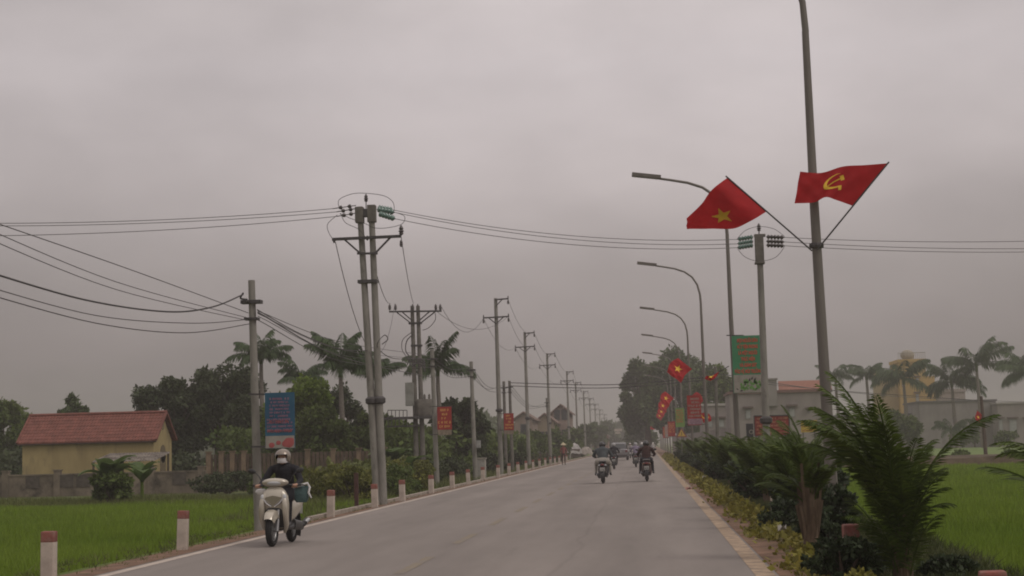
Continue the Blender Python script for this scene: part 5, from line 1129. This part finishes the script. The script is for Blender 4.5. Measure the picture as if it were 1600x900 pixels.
# ------------------------------------------------------------------ riders and scooters
def remeshed(bones, blobs, mats, voxel, parent, name='body', smooth_it=3, bias=None):
    """bones (p0,p1,r0,r1,mi), blobs (c,(rx,ry,rz),mi): union -> one continuous surface; materials by nearest bone"""
    mb = MB()
    for p0, p1, r0, r1, mi in bones:
        mb.tube([p0, p1], [r0, r1], 12); mb.ell(p0, r0, 12, 8); mb.ell(p1, r1, 12, 8)
    for c, r, mi in blobs: mb.ell(c, tuple(r), 18, 12)
    tmp = mb.build('tmp', mats[0]); md = tmp.modifiers.new('r', 'REMESH'); md.mode = 'VOXEL'; md.voxel_size = voxel; sm = tmp.modifiers.new('s', 'SMOOTH'); sm.iterations = smooth_it; sm.factor = .5
    dg = bpy.context.evaluated_depsgraph_get(); dg.update(); me = bpy.data.meshes.new_from_object(tmp.evaluated_get(dg)); C.objects.unlink(tmp); bpy.data.objects.remove(tmp)
    me.materials.clear()
    for m in mats: me.materials.append(m)
    nP = len(me.polygons); ctr = np.empty(nP*3); me.polygons.foreach_get('center', ctr); ctr = ctr.reshape(-1, 3)
    best = np.full(nP, 1e9); mi_ = np.zeros(nP, dtype=np.int32)
    for p0, p1, r0, r1, mi in bones:
        a = np.array(p0); d = np.array(p1)-a; L2 = max(1e-9, (d*d).sum()); tt = (((ctr-a)@d)/L2).clip(0, 1); ds = np.linalg.norm(ctr-(a+tt[:, None]*d), axis=1)-(r0+(r1-r0)*tt)
        s = ds < best-1e-4; best[s] = ds[s]; mi_[s] = mi
    for c, r, mi in blobs:
        ds = (np.linalg.norm((ctr-np.array(c))/np.array(r), axis=1)-1)*min(r); s = ds < best; best[s] = ds[s]; mi_[s] = mi
    me.polygons.foreach_set('material_index', mi_); me.polygons.foreach_set('use_smooth', [True]*nP)
    ob = bpy.data.objects.new(name, me); C.objects.link(ob); ob.parent = parent; return ob
def rider(label, loc, rz, jacket, trousers, helmet, mask=None, bulk=1.0, voxel=.012, knees=.15, foot_out=.13, hair=False, shoe=None, group=None):
    t = thing('person', label, 'person', loc, rz, group); J, Tt, S, H_ = 0, 1, 2, 3; bn = []; bl = []
    b = bulk
    bn += [((0, .27, .84), (0, .24, 1.05), .15*b, .145*b, J), ((0, .24, 1.05), (0, .17, 1.25), .145*b, .15*b, J), ((-.13*b, .16, 1.27), (.13*b, .16, 1.27), .075*b, .075*b, J), ((0, .16, 1.28), (0, .13, 1.38), .06, .055, S)]
    bl += [((0, .27, .86), (.18*b*(1.3 if knees > .2 else 1), .19, .13), Tt)]
    if knees > .25: bl += [((0, .40, .84), (.30, .20, .15), Tt), ((0, .20, 1.15), (.19*b, .125*b, .2), J)]
    bl += [((0, .09, 1.455), (.078, .095, .115), S), ((0, .0, 1.435), (.014, .022, .025), S), ((0, .02, 1.39), (.045, .04, .035), S)]
    for s in (-1, 1):
        bl.append(((s*.078, .10, 1.445), (.012, .022, .03), S))
        bn += [((s*.19*b, .16, 1.26), (s*.29*b, .03, 1.06), .062*b, .05*b, J), ((s*.29*b, .03, 1.06), (s*.29, -.20, 1.0), .048*b, .036*b, J), ((s*.29, -.20, 1.0), (s*.29, -.26, .995), .028, .026, S)]
        bl.append(((s*.29, -.295, 1.0), (.042, .045, .022), S))   # palm on the grip
        for k, (dx, ln) in enumerate(((-.033, .9), (-.011, 1.05), (.011, 1.0), (.031, .8))):   # four fingers curled over the grip
            x = s*.29+dx; bn += [((x, -.325, 1.008), (x, -.325-.03*ln, .995), .0095, .009, S), ((x, -.325-.03*ln, .995), (x, -.325-.022*ln, .968), .009, .0085, S), ((x, -.325-.022*ln, .968), (x, -.315, .957), .0085, .0075, S)]
        bn += [((s*(.29-.035), -.285, .992), (s*(.29-.052), -.31, .972), .012, .010, S), ((s*(.29-.052), -.31, .972), (s*(.29-.045), -.335, .958), .010, .009, S)]
        bn += [((s*.10, .24, .84), (s*knees, -.14, .76), .095*b, .07, Tt), ((s*knees, -.14, .76), (s*foot_out, -.10, .40), .065, .045, Tt), ((s*foot_out, -.08, .36), (s*(foot_out+.02), -.25, .325), .042, .036, H_), ((s*foot_out, -.10, .40), (s*foot_out, -.07, .35), .045, .045, H_)]
    remeshed(bn, bl, [jacket, trousers, SKIN, shoe or BLACKP], voxel, t)
    # helmet: shell with a face opening
    hm = MB(); n_, k_ = 26, 16; vs = []; cc = Vector((0, .105, 1.475)); rx, ry, rz_ = .124, .148, .132
    for i in range(k_+1):
        ph = R(90)-R(138)*i/k_
        for j in range(n_):
            th = 2*math.pi*j/n_; vs.append((cc.x+rx*math.cos(ph)*math.cos(th), cc.y+ry*math.cos(ph)*math.sin(th), cc.z+rz_*math.sin(ph)))
    fs = []
    for i in range(k_):
        for j in range(n_):
            th = 360*(j+.5)/n_; ph = 90-138*(i+.5)/k_
            if 222 < th < 318 and ph < 14: continue
            fs.append((i*n_+j, i*n_+(j+1) % n_, (i+1)*n_+(j+1) % n_, (i+1)*n_+j))
    hm.add(vs, fs); ho = hm.build('helmet', helmet, t, smooth=True)
    hi = MB(); hi.add([(cc.x+(v[0]-cc.x)*.93, cc.y+(v[1]-cc.y)*.93, cc.z+(v[2]-cc.z)*.93) for v in vs], fs); hi.build('helmet_lining', BLACKP, ho)
    v_ = MB(); pk = []
    for k in range(9):
        a = R(222+96*k/8); pk += [(rx*1.0*math.cos(a), .105+ry*math.sin(a), 1.512), (rx*1.05*math.cos(a), .105+ry*1.28*math.sin(a), 1.505)]
    v_.add(pk, [(2*k, 2*k+2, 2*k+3, 2*k+1) for k in range(8)]); v_.build('visor', BLACKP, ho)
    e = MB()
    for s in (-1, 1): e.ell((s*.032, .003, 1.462), (.014, .008, .008), 8, 6)
    e.build('eyes', BLACKP, t, smooth=True)
    if mask:
        m_ = MB(); vs = []
        for i in range(7):
            for j in range(9):
                u = j/8*2-1; v = i/6; a = R(90*u*.92); vs.append((.086*math.sin(a), .09-.115*math.cos(a)-.014*(1-u*u)*math.sin(v*3.1), 1.448-.085*v*(1-.15*u*u)))
        m_.add(vs, [(i*9+j, i*9+j+1, (i+1)*9+j+1, (i+1)*9+j) for i in range(6) for j in range(8)]); m_.build('mask', mask, t, smooth=True)
    return t
def scooter(label, loc, rz, paint, dark=None, cat='motorbike', front=True, group=None, seed=0):
    t = thing('scooter', label, cat, loc, rz, group); dark = dark or BLACKP
    for y, nm in ((-.64, 'front'), (.63, 'rear')):
        w_ = MB(); w_.torus((0, y, .272), .222, .05, n=32, k=12, wx=.95); wh = w_.build('wheel', BLACKR, t, smooth=True)
        r_ = MB(); r_.torus((0, y, .272), .178, .018, n=28, k=8, wx=1.6)
        for k in range(5): a = k*2*math.pi/5; r_.bar((0, y, .272), (0, y+.17*math.cos(a), .272+.17*math.sin(a)), .035, h=.02)
        r_.tube([(-.06, y, .272), (.06, y, .272)], .035, 12); r_.build('rim', ALU, wh, smooth=True)
    mb = MB()
    for s in (-1, 1): mb.tube([(s*.075, -.64, .272), (s*.075, -.53, .60)], .02, 10); mb.tube([(s*.075, -.645, .25), (s*.075, -.585, .44)], .027, 10)
    mb.build('fork', ALU, t, smooth=True)
    # front fender
    mb = MB(); vs = []; n_ = 16
    for i in range(n_+1):
        a = R(150-135*i/n_) if False else R(35+135*i/n_); 
        for j in range(9):
            u = j/8*2-1; w_ = .098*(1-.25*abs(i/n_*2-1)**2); rr = .292+.045*(1-abs(u)**2.2)-(.09 if abs(u) == 1 else 0)
            vs.append((w_*u, -.64-rr*math.cos(a), .272+rr*math.sin(a)))
    mb.add(vs, [(i*9+j, i*9+j+1, (i+1)*9+j+1, (i+1)*9+j) for i in range(n_) for j in range(8)]); fe = mb.build('front_fender', paint, t, smooth=True)
    # apron / leg shield
    mb = MB(); mb.loft([(.25, 0, -.30, .15, .05), (.34, 0, -.33, .185, .06), (.46, 0, -.37, .19, .07), (.58, 0, -.42, .205, .085), (.70, 0, -.45, .215, .095), (.82, 0, -.445, .20, .09), (.90, 0, -.43, .16, .08), (.97, 0, -.40, .10, .06), (.99, 0, -.39, .06, .04)], 28, ex=2.5)
    ap = mb.build('leg_shield', paint, t, smooth=True)
    mb = MB(); mb.loft([(.30, 0, -.40, .14, .03), (.45, 0, -.46, .15, .04), (.58, 0, -.50, .13, .04), (.63, 0, -.51, .09, .02)], 18); mb.build('wheel_arch', dark, t, smooth=True)
    for s in (-1, 1):   # side cheeks of the shield
        mb = MB(); mb.tube([(s*.125, -.36, .22), (s*.165, -.44, .32), (s*.178, -.51, .46), (s*.175, -.54, .62), (s*.16, -.53, .76), (s*.13, -.50, .86)], [.022, .034, .042, .046, .042, .02], 12); mb.build('shield_cheek', paint, t, smooth=True)
        mb = MB(); mb.tube([(s*.155, -.552, .79), (s*.09, -.565, .70), (s*.02, -.57, .655)], [.012, .017, .012], 8); mb.build('chrome_trim', CHROME, t, smooth=True)
        mb = MB(); mb.ell((s*.165, -.525, .80), (.03, .035, .06), 10, 8); mb.build('turn_signal', LENS, t, smooth=True)
    mb = MB(); mb.add([(-.13, -.553, .80), (0, -.563, .835), (.13, -.553, .80), (.02, -.562, .685), (-.02, -.562, .685)], [(0,1,2,3,4)]); mb.build('front_panel', mat('panel_olive_shade_plastic', (.20, .18, .13), .5, .05), t)
    # handlebar cowl with headlight
    mb = MB(); M = Matrix.Rotation(R(-12), 3, 'X')
    mb.ell((0, -.40, 1.045), (.20, .12, .075), 22, 12, M=M); hc = mb.build('handlebar_cowl', paint, t, smooth=True)
    mb = MB(); mb.ell((0, -.455, 1.035), (.125, .075, .045), 18, 10, M=M); mb.build('headlight', LENS if front else GLASSD, t, smooth=True)
    mb = MB(); mb.tube([(-.36, -.28, 1.0), (-.2, -.325, 1.0), (0, -.36, 1.01), (.2, -.325, 1.0), (.36, -.28, 1.0)], .016, 8)
    for s in (-1, 1): mb.tube([(s*.23, -.315, 1.0), (s*.36, -.28, 1.0)], .019, 8); mb.tube([(s*.2, -.36, 1.0), (s*.33, -.345, .985)], .008, 6)
    mb.tube([(0, -.36, 1.0), (0, -.44, .6)], .03, 8); mb.build('handlebar', dark, t)
    for s in (-1, 1):
        mb = MB(); mb.tube([(s*.21, -.36, 1.06), (s*.25, -.37, 1.15), (s*.31, -.36, 1.22)], .008, 6); mi = mb.build('mirror', dark, t); mb = MB(); mb.ell((s*.36, -.36, 1.24), (.062, .018, .042), 14, 8, M=Matrix.Rotation(R(-20*s), 3, 'Y')); mb.build('mirror_head', dark, mi, smooth=True)
    # floor, rear body, seat
    mb = MB(); mb.loft([(-.36, 0, .30, .15, .045), (-.2, 0, .285, .165, .045), (.05, 0, .285, .165, .05), (.2, 0, .31, .15, .07)], 20, ax='y', ex=3.5); mb.build('floorboard', dark, t, smooth=True)
    mb = MB(); mb.loft([(.03, 0, .50, .08, .16), (.1, 0, .53, .13, .20), (.25, 0, .56, .165, .20), (.5, 0, .62, .18, .155), (.75, 0, .68, .155, .105), (.9, 0, .71, .10, .06), (.96, 0, .72, .05, .03)], 24, ax='y', ex=2.8); mb.build('rear_body', paint, t, smooth=True)
    mb = MB(); mb.loft([(.0, 0, .755, .07, .03), (.06, 0, .765, .11, .045), (.25, 0, .775, .15, .055), (.5, 0, .80, .15, .05), (.75, 0, .82, .13, .045), (.86, 0, .825, .08, .025)], 20, ax='y', ex=3); mb.build('seat', mat('seat_vinyl', (.03, .026, .025), .6, .1), t, smooth=True)
    mb = MB(); mb.tube([(-.12, .68, .83), (-.14, .88, .86), (-.08, .98, .87), (.08, .98, .87), (.14, .88, .86), (.12, .68, .83)], .014, 8); mb.build('grab_rail', ALU, t, smooth=True)
    mb = MB(); mb.loft([(.2, .10, .33, .07, .09), (.45, .12, .30, .07, .085), (.68, .13, .28, .055, .08), (.76, .13, .28, .03, .05)], 16, ax='y'); mb.build('engine_case', mat('engine_dark_alloy', (.09, .088, .085), .5, .1, metal=.5), t, smooth=True)
    mb = MB(); mb.tube([(.12, .42, .24), (.15, .55, .26), (.17, .65, .30)], [.02, .022, .045], 12); mb.tube([(.17, .65, .30), (.175, .92, .36)], [.048, .05], 14); ex_ = mb.build('exhaust', dark, t, smooth=True)
    mb = MB(); mb.tube([(.20, .68, .325), (.205, .88, .37)], .035, 10); mb.build('heat_shield', CHROME, ex_, smooth=True)
    mb = MB(); vs = []
    for i in range(9):
        a = R(60-95*i/8); 
        for u in (-1, -.5, 0, .5, 1): vs.append((.075*u, .63+.33*math.cos(a), .30+.33*math.sin(a)-.03*abs(u)))
    mb.add(vs, [(i*5+j, i*5+j+1, (i+1)*5+j+1, (i+1)*5+j) for i in range(8) for j in range(4)]); mb.build('rear_fender', dark, t, smooth=True)
    mb = MB(); mb.ell((0, .955, .72), (.075, .03, .04), 14, 8); mb.build('tail_light', REDL, t, smooth=True)
    for s in (-1, 1): mb = MB(); mb.ell((s*.12, .905, .70), (.04, .04, .028), 12, 8); mb.build('rear_signal', ORAL if seed % 2 else LENS, t, smooth=True)
    mb = MB(); mb.box((0, .975, .545), (.19, .008, .14), M=Matrix.Rotation(R(-12), 3, 'X')); pl = mb.build('number_plate', mat('plate_white', (.42, .42, .40), .5), t)
    mb = MB(); strokes(mb, -.07, .07, .575, .035, .982, 0, seed); strokes(mb, -.075, .075, .52, .04, .984, 0, seed+1); mb.build('plate_marks', BLACKP, pl)
    return t
CREAM = mat('cream_scooter_paint', (.45, .41, .34), .22, .04, 2, spec=.9, metal=.25); BLKPAINT = mat('black_scooter_paint', (.02, .02, .022), .25, .05, spec=.6); MAROON = mat('maroon_scooter_paint', (.05, .015, .015), .3, .05, spec=.6)
JBLK = mat('jacket_black', (.014, .014, .018), .85, .15, 8, .3); JGRY = mat('jacket_slate', (.06, .07, .075), .85, .2, 6, .3, dirt=((.03, .025, .025), 4, .6)); BEIGE = mat('trousers_beige', (.27, .25, .22), .9, .1, 5, .2)
JPLD = mat('jacket_dark_plaid', (.035, .018, .016), .9, .3, 12, .2, dirt=((.09, .035, .03), 9, .56)); JLAV = mat('shirt_lavender', (.20, .17, .23), .85, .1, 6, .2); TRD = mat('trousers_dark', (.02, .02, .024), .9, .1)
HSIL = mat('helmet_champagne', (.25, .21, .175), .25, .05, spec=.7, metal=.3); HBLK = mat('helmet_black', (.015, .015, .016), .25, .05, spec=.7); HGRY = mat('helmet_grey', (.28, .28, .28), .3, .05, spec=.6); HWH = mat('helmet_white', (.55, .53, .50), .3, .05, spec=.6)
MASKW = mat('mask_white', (.52, .50, .50), .9, .04)
def ride(px, py, slabel, rlabel, rz, paint, **k):
    q = ground(px, py); vox = k.pop('voxel', .016); fr = k.pop('front', True); sd_ = k.pop('seed', 0); sc = k.pop('scale', 1.0)
    s = scooter(slabel, (q.x, q.y, 0), rz, paint, front=fr, seed=sd_, group='scooters on the road'); r_ = rider(rlabel, (q.x, q.y, 0), rz, voxel=vox, **k)
    s.scale = (sc,)*3; r_.scale = (sc,)*3; return s, r_, q
s0, r0, q0 = ride(441, 850.5, 'cream scooter with chrome V trim ridden toward the camera', 'rider in black jacket, champagne helmet and white mask on the cream scooter', R(-2), CREAM, jacket=JBLK, trousers=JBLK, helmet=HSIL, mask=MASKW, voxel=.008, knees=.14)
# bag hanging at the scooter's side
s0.scale = (1.14, 1, 1); r0.scale = (1.1, 1, 1.0)
bx = Vector((q0.x+.36, q0.y-.1, 0)); t = thing('shopping_bag', 'dark green bag with white edges hanging beside the cream scooter handlebar', 'bag', bx)
mb = MB(); mb.loft([(.70, 0, .0, .085, .05), (.74, 0, 0, .115, .07), (.84, .01, 0, .12, .075), (.95, .0, 0, .125, .05), (.975, .0, 0, .12, .02)], 18, ex=3); mb.build('bag_body', mat('bag_green', (.055, .10, .10), .6, .25, 9, .6), t, smooth=True)
mb = MB(); mb.tube([(-.125, -.06, .955), (0, -.075, .985), (.12, -.06, 1.02), (.155, -.05, .95), (.135, -.06, .86), (.18, -.05, .77)], [.018, .02, .02, .018, .018, .012], 8); mb.build('white_trim', mat('white_plastic', (.55, .54, .53), .5), t, smooth=True)
mb = MB(); mb.tube([(-.1, 0, .96), (-.07, -.1, 1.0), (.05, -.1, 1.0), (.1, 0, .96)], .008, 6); mb.build('handle', BLACKP, t)
t = tag(MB().loft([(.0, 0, 0, .06, .03), (.03, 0, 0, .10, .05), (.07, .01, 0, .09, .05), (.09, .02, 0, .04, .02)], 16).build('white_bundle', mat('white_plastic', (.55, .54, .53), .5), smooth=True), 'white wrapped bundle hanging left of the cream scooter headlight', 'bundle'); t.location = (q0.x-.27, q0.y-.36, .86)
ride(943, 755, 'black scooter ridden away in the left lane, nearer one', 'rider in slate jacket, beige trousers and dark helmet riding away on the nearer left scooter', R(180), BLKPAINT, jacket=JGRY, trousers=BEIGE, helmet=HBLK, bulk=1.22, knees=.27, foot_out=.28, front=False, seed=2, scale=1.03)
ride(1011, 752, 'dark maroon scooter ridden away near the right edge line', 'rider in dark plaid jacket and black helmet riding away on the right', R(180), MAROON, jacket=JPLD, trousers=TRD, helmet=HBLK, bulk=1.15, knees=.22, foot_out=.26, front=False, seed=3, scale=1.03)
ride(960, 733, 'dark scooter just behind the silver car', 'rider in black jacket and grey helmet just behind the silver car', R(180), BLKPAINT, jacket=JBLK, trousers=TRD, helmet=HGRY, bulk=1.1, knees=.2, front=False, voxel=.025, seed=4)
ride(994, 730, 'grey scooter ridden away left of the plaid rider', 'rider in lavender shirt and grey helmet left of the plaid rider', R(180), mat('grey_scooter_paint', (.10, .10, .11), .3), jacket=JLAV, trousers=TRD, helmet=HGRY, bulk=1.15, knees=.2, front=False, voxel=.025, seed=5)
ride(1004, 722, 'farther scooter partly hidden by the plaid rider', 'farther rider with white helmet partly hidden by the plaid rider', R(180), BLKPAINT, jacket=JGRY, trousers=TRD, helmet=HWH, bulk=1.1, front=False, voxel=.03, seed=6)
ride(985, 716, 'far scooter coming toward the camera right of the silver car', 'far rider in pale clothes coming toward the camera right of the silver car', R(0), HGRY, jacket=mat('shirt_pale', (.35, .33, .32), .9), trousers=TRD, helmet=HWH, voxel=.03, seed=7)
ride(1021, 711, 'tiny scooter far ahead by the right edge line', 'tiny rider far ahead by the right edge line', R(180), HWH, jacket=mat('shirt_pale', (.35, .33, .32), .9), trousers=TRD, helmet=HWH, voxel=.035, seed=8)

# walking woman with conical hat
q = at(881, 726, 150); q = ground(881, 727); t = thing('person', 'person in conical hat and reddish top walking on the left road edge', 'person', (q.x, q.y, 0), R(180))
bn = [((0, 0, .95), (0, 0, 1.2), .13, .13, 0), ((-.13, 0, 1.3), (.13, 0, 1.3), .07, .07, 0), ((0, 0, 1.2), (0, 0, 1.32), .13, .11, 0), ((0, 0, 1.34), (0, -.01, 1.45), .05, .05, 2)]; bl = [((0, -.01, 1.53), (.08, .1, .12), 2), ((0, 0, .93), (.16, .12, .12), 1)]
for s in (-1, 1):
    bn += [((s*.18, 0, 1.3), (s*.24, .03, 1.05), .05, .042, 0), ((s*.24, .03, 1.05), (s*.2, -.14, .88), .04, .03, 2), ((s*.2, -.14, .88), (s*.19, -.18, .82), .03, .022, 2), ((s*.09, 0, .9), (s*.1, -.12*s, .5), .085, .06, 1), ((s*.1, -.12*s, .5), (s*.1, -.02*s, .1), .055, .04, 1), ((s*.1, -.02*s, .07), (s*.1, -.16-.02*s, .05), .04, .035, 3)]
remeshed(bn, bl, [mat('blouse_red_brown', (.20, .07, .06), .9), mat('trousers_brown', (.07, .045, .04), .9), SKIN, BLACKP], .025, t)
MB().lathe([(.25, 1.55), (.245, 1.56), (.12, 1.66), (.01, 1.76)], (0, 0, 0), 20).build('conical_hat', mat('straw_hat', (.42, .36, .24), .9), t)

# ------------------------------------------------------------------ car
q = ground(967, 719.5); Yc = q.y; t = thing('silver_car', 'silver hatchback SUV driving away in the left lane ahead of the riders', 'car', (q.x, Yc, 0))
SIL = mat('silver_car_paint', (.25, .25, .26), .3, .04, metal=.5, spec=.5)
mb = MB(); mb.loft([(0, 0, .70, .78, .30), (.06, 0, .68, .84, .38), (.5, 0, .66, .88, .40), (2.0, 0, .64, .89, .40), (3.4, 0, .62, .88, .37), (4.1, 0, .58, .82, .30), (4.3, 0, .55, .70, .22)], 28, ax='y', ex=5); bd = mb.build('body', SIL, t, smooth=True)
mb = MB(); mb.loft([(1.0, 0, 1.95, .82, 1.80), (1.3, 0, 1.85, .76, 1.60), (1.56, 0, 1.75, .68, 1.38), (1.64, 0, 1.72, .60, 1.22)], 28, ex=5); mb.build('cabin', SIL, t, smooth=True)
mb = MB(); mb.add([(-.70, .06, 1.06), (.70, .06, 1.06), (.58, .30, 1.54), (-.58, .30, 1.54)], [(0,1,2,3)]); mb.build('rear_window', GLASSD, t)
for s in (-1, 1):
    mb = MB(); mb.add([(s*.83, .5, 1.08), (s*.83, 3.3, 1.08), (s*.71, 2.9, 1.5), (s*.71, .65, 1.5)], [(0,1,2,3)]); mb.build('side_window', GLASSD, t)
    mb = MB(); mb.box((s*.72, .0, .86), (.2, .06, .22)); mb.build('tail_light', REDL, t, bevel=.02)
    mb = MB(); mb.ell((s*.98, 2.9, 1.05), (.1, .06, .08)); mb.build('door_mirror', SIL, t, smooth=True)
    for y in (.75, 3.4):
        mb = MB(); mb.torus((s*.78, y, .33), .22, .11, n=24, k=10); w_ = mb.build('wheel', BLACKR, t, smooth=True); mb = MB(); mb.tube([(s*.80, y, .33), (s*.87, y, .33)], .19, 18); mb.build('rim', ALU, w_)
mb = MB(); mb.box((0, -.03, .42), (1.62, .12, .22)); mb.build('rear_bumper', mat('bumper_dark', (.06, .055, .055), .6), t, bevel=.03)
mb = MB(); mb.box((0, -.03, .80), (.48, .03, .14)); pl = mb.build('number_plate', MATS['plate_white'], t)
mb = MB(); strokes(mb, -.2, .2, .80, .07, -.05, 0, 9); mb.build('plate_marks', BLACKP, pl)

# ------------------------------------------------------------------ distant signs at road end
t = thing('overhead_sign', 'pale board hanging over the road end in front of the hazy trees', 'sign', (at(966, 675, 330).x, 330, 0)); mb = MB(); mb.box((0, 0, at(966, 672, 330).z), (1.6, .1, .5)); mb.box((-.1, 0, at(966, 676.5, 330).z), (1.1, .1, .3)); mb.build('panel', WHITEP, t); mb = MB(); mb.bar((-.9, .1, 0), (-.9, .1, 4.6), .1); mb.bar((-.9, .1, 4.5), (.9, .1, 4.5), .08); mb.build('post', STEEL, t)

# ------------------------------------------------------------------ haze
mb = MB(); wallbox(mb, -260, 260, -25, 1300, -1.6, 26)
hz = mb.build('haze', bpy.data.materials.new('haze_air')); tag(hz, 'thin grey haze fading the far trees and buildings', 'haze', kind='stuff')
hm_ = hz.data.materials[0]; hm_.use_nodes = True; t_ = hm_.node_tree; t_.nodes.clear(); pv = N(t_, 'ShaderNodeVolumePrincipled'); pv.inputs['Density'].default_value = .00095; pv.inputs['Color'].default_value = (.78, .74, .73, 1); pv.inputs['Anisotropy'].default_value = .3
ou = N(t_, 'ShaderNodeOutputMaterial'); t_.links.new(pv.outputs[0], ou.inputs['Volume'])
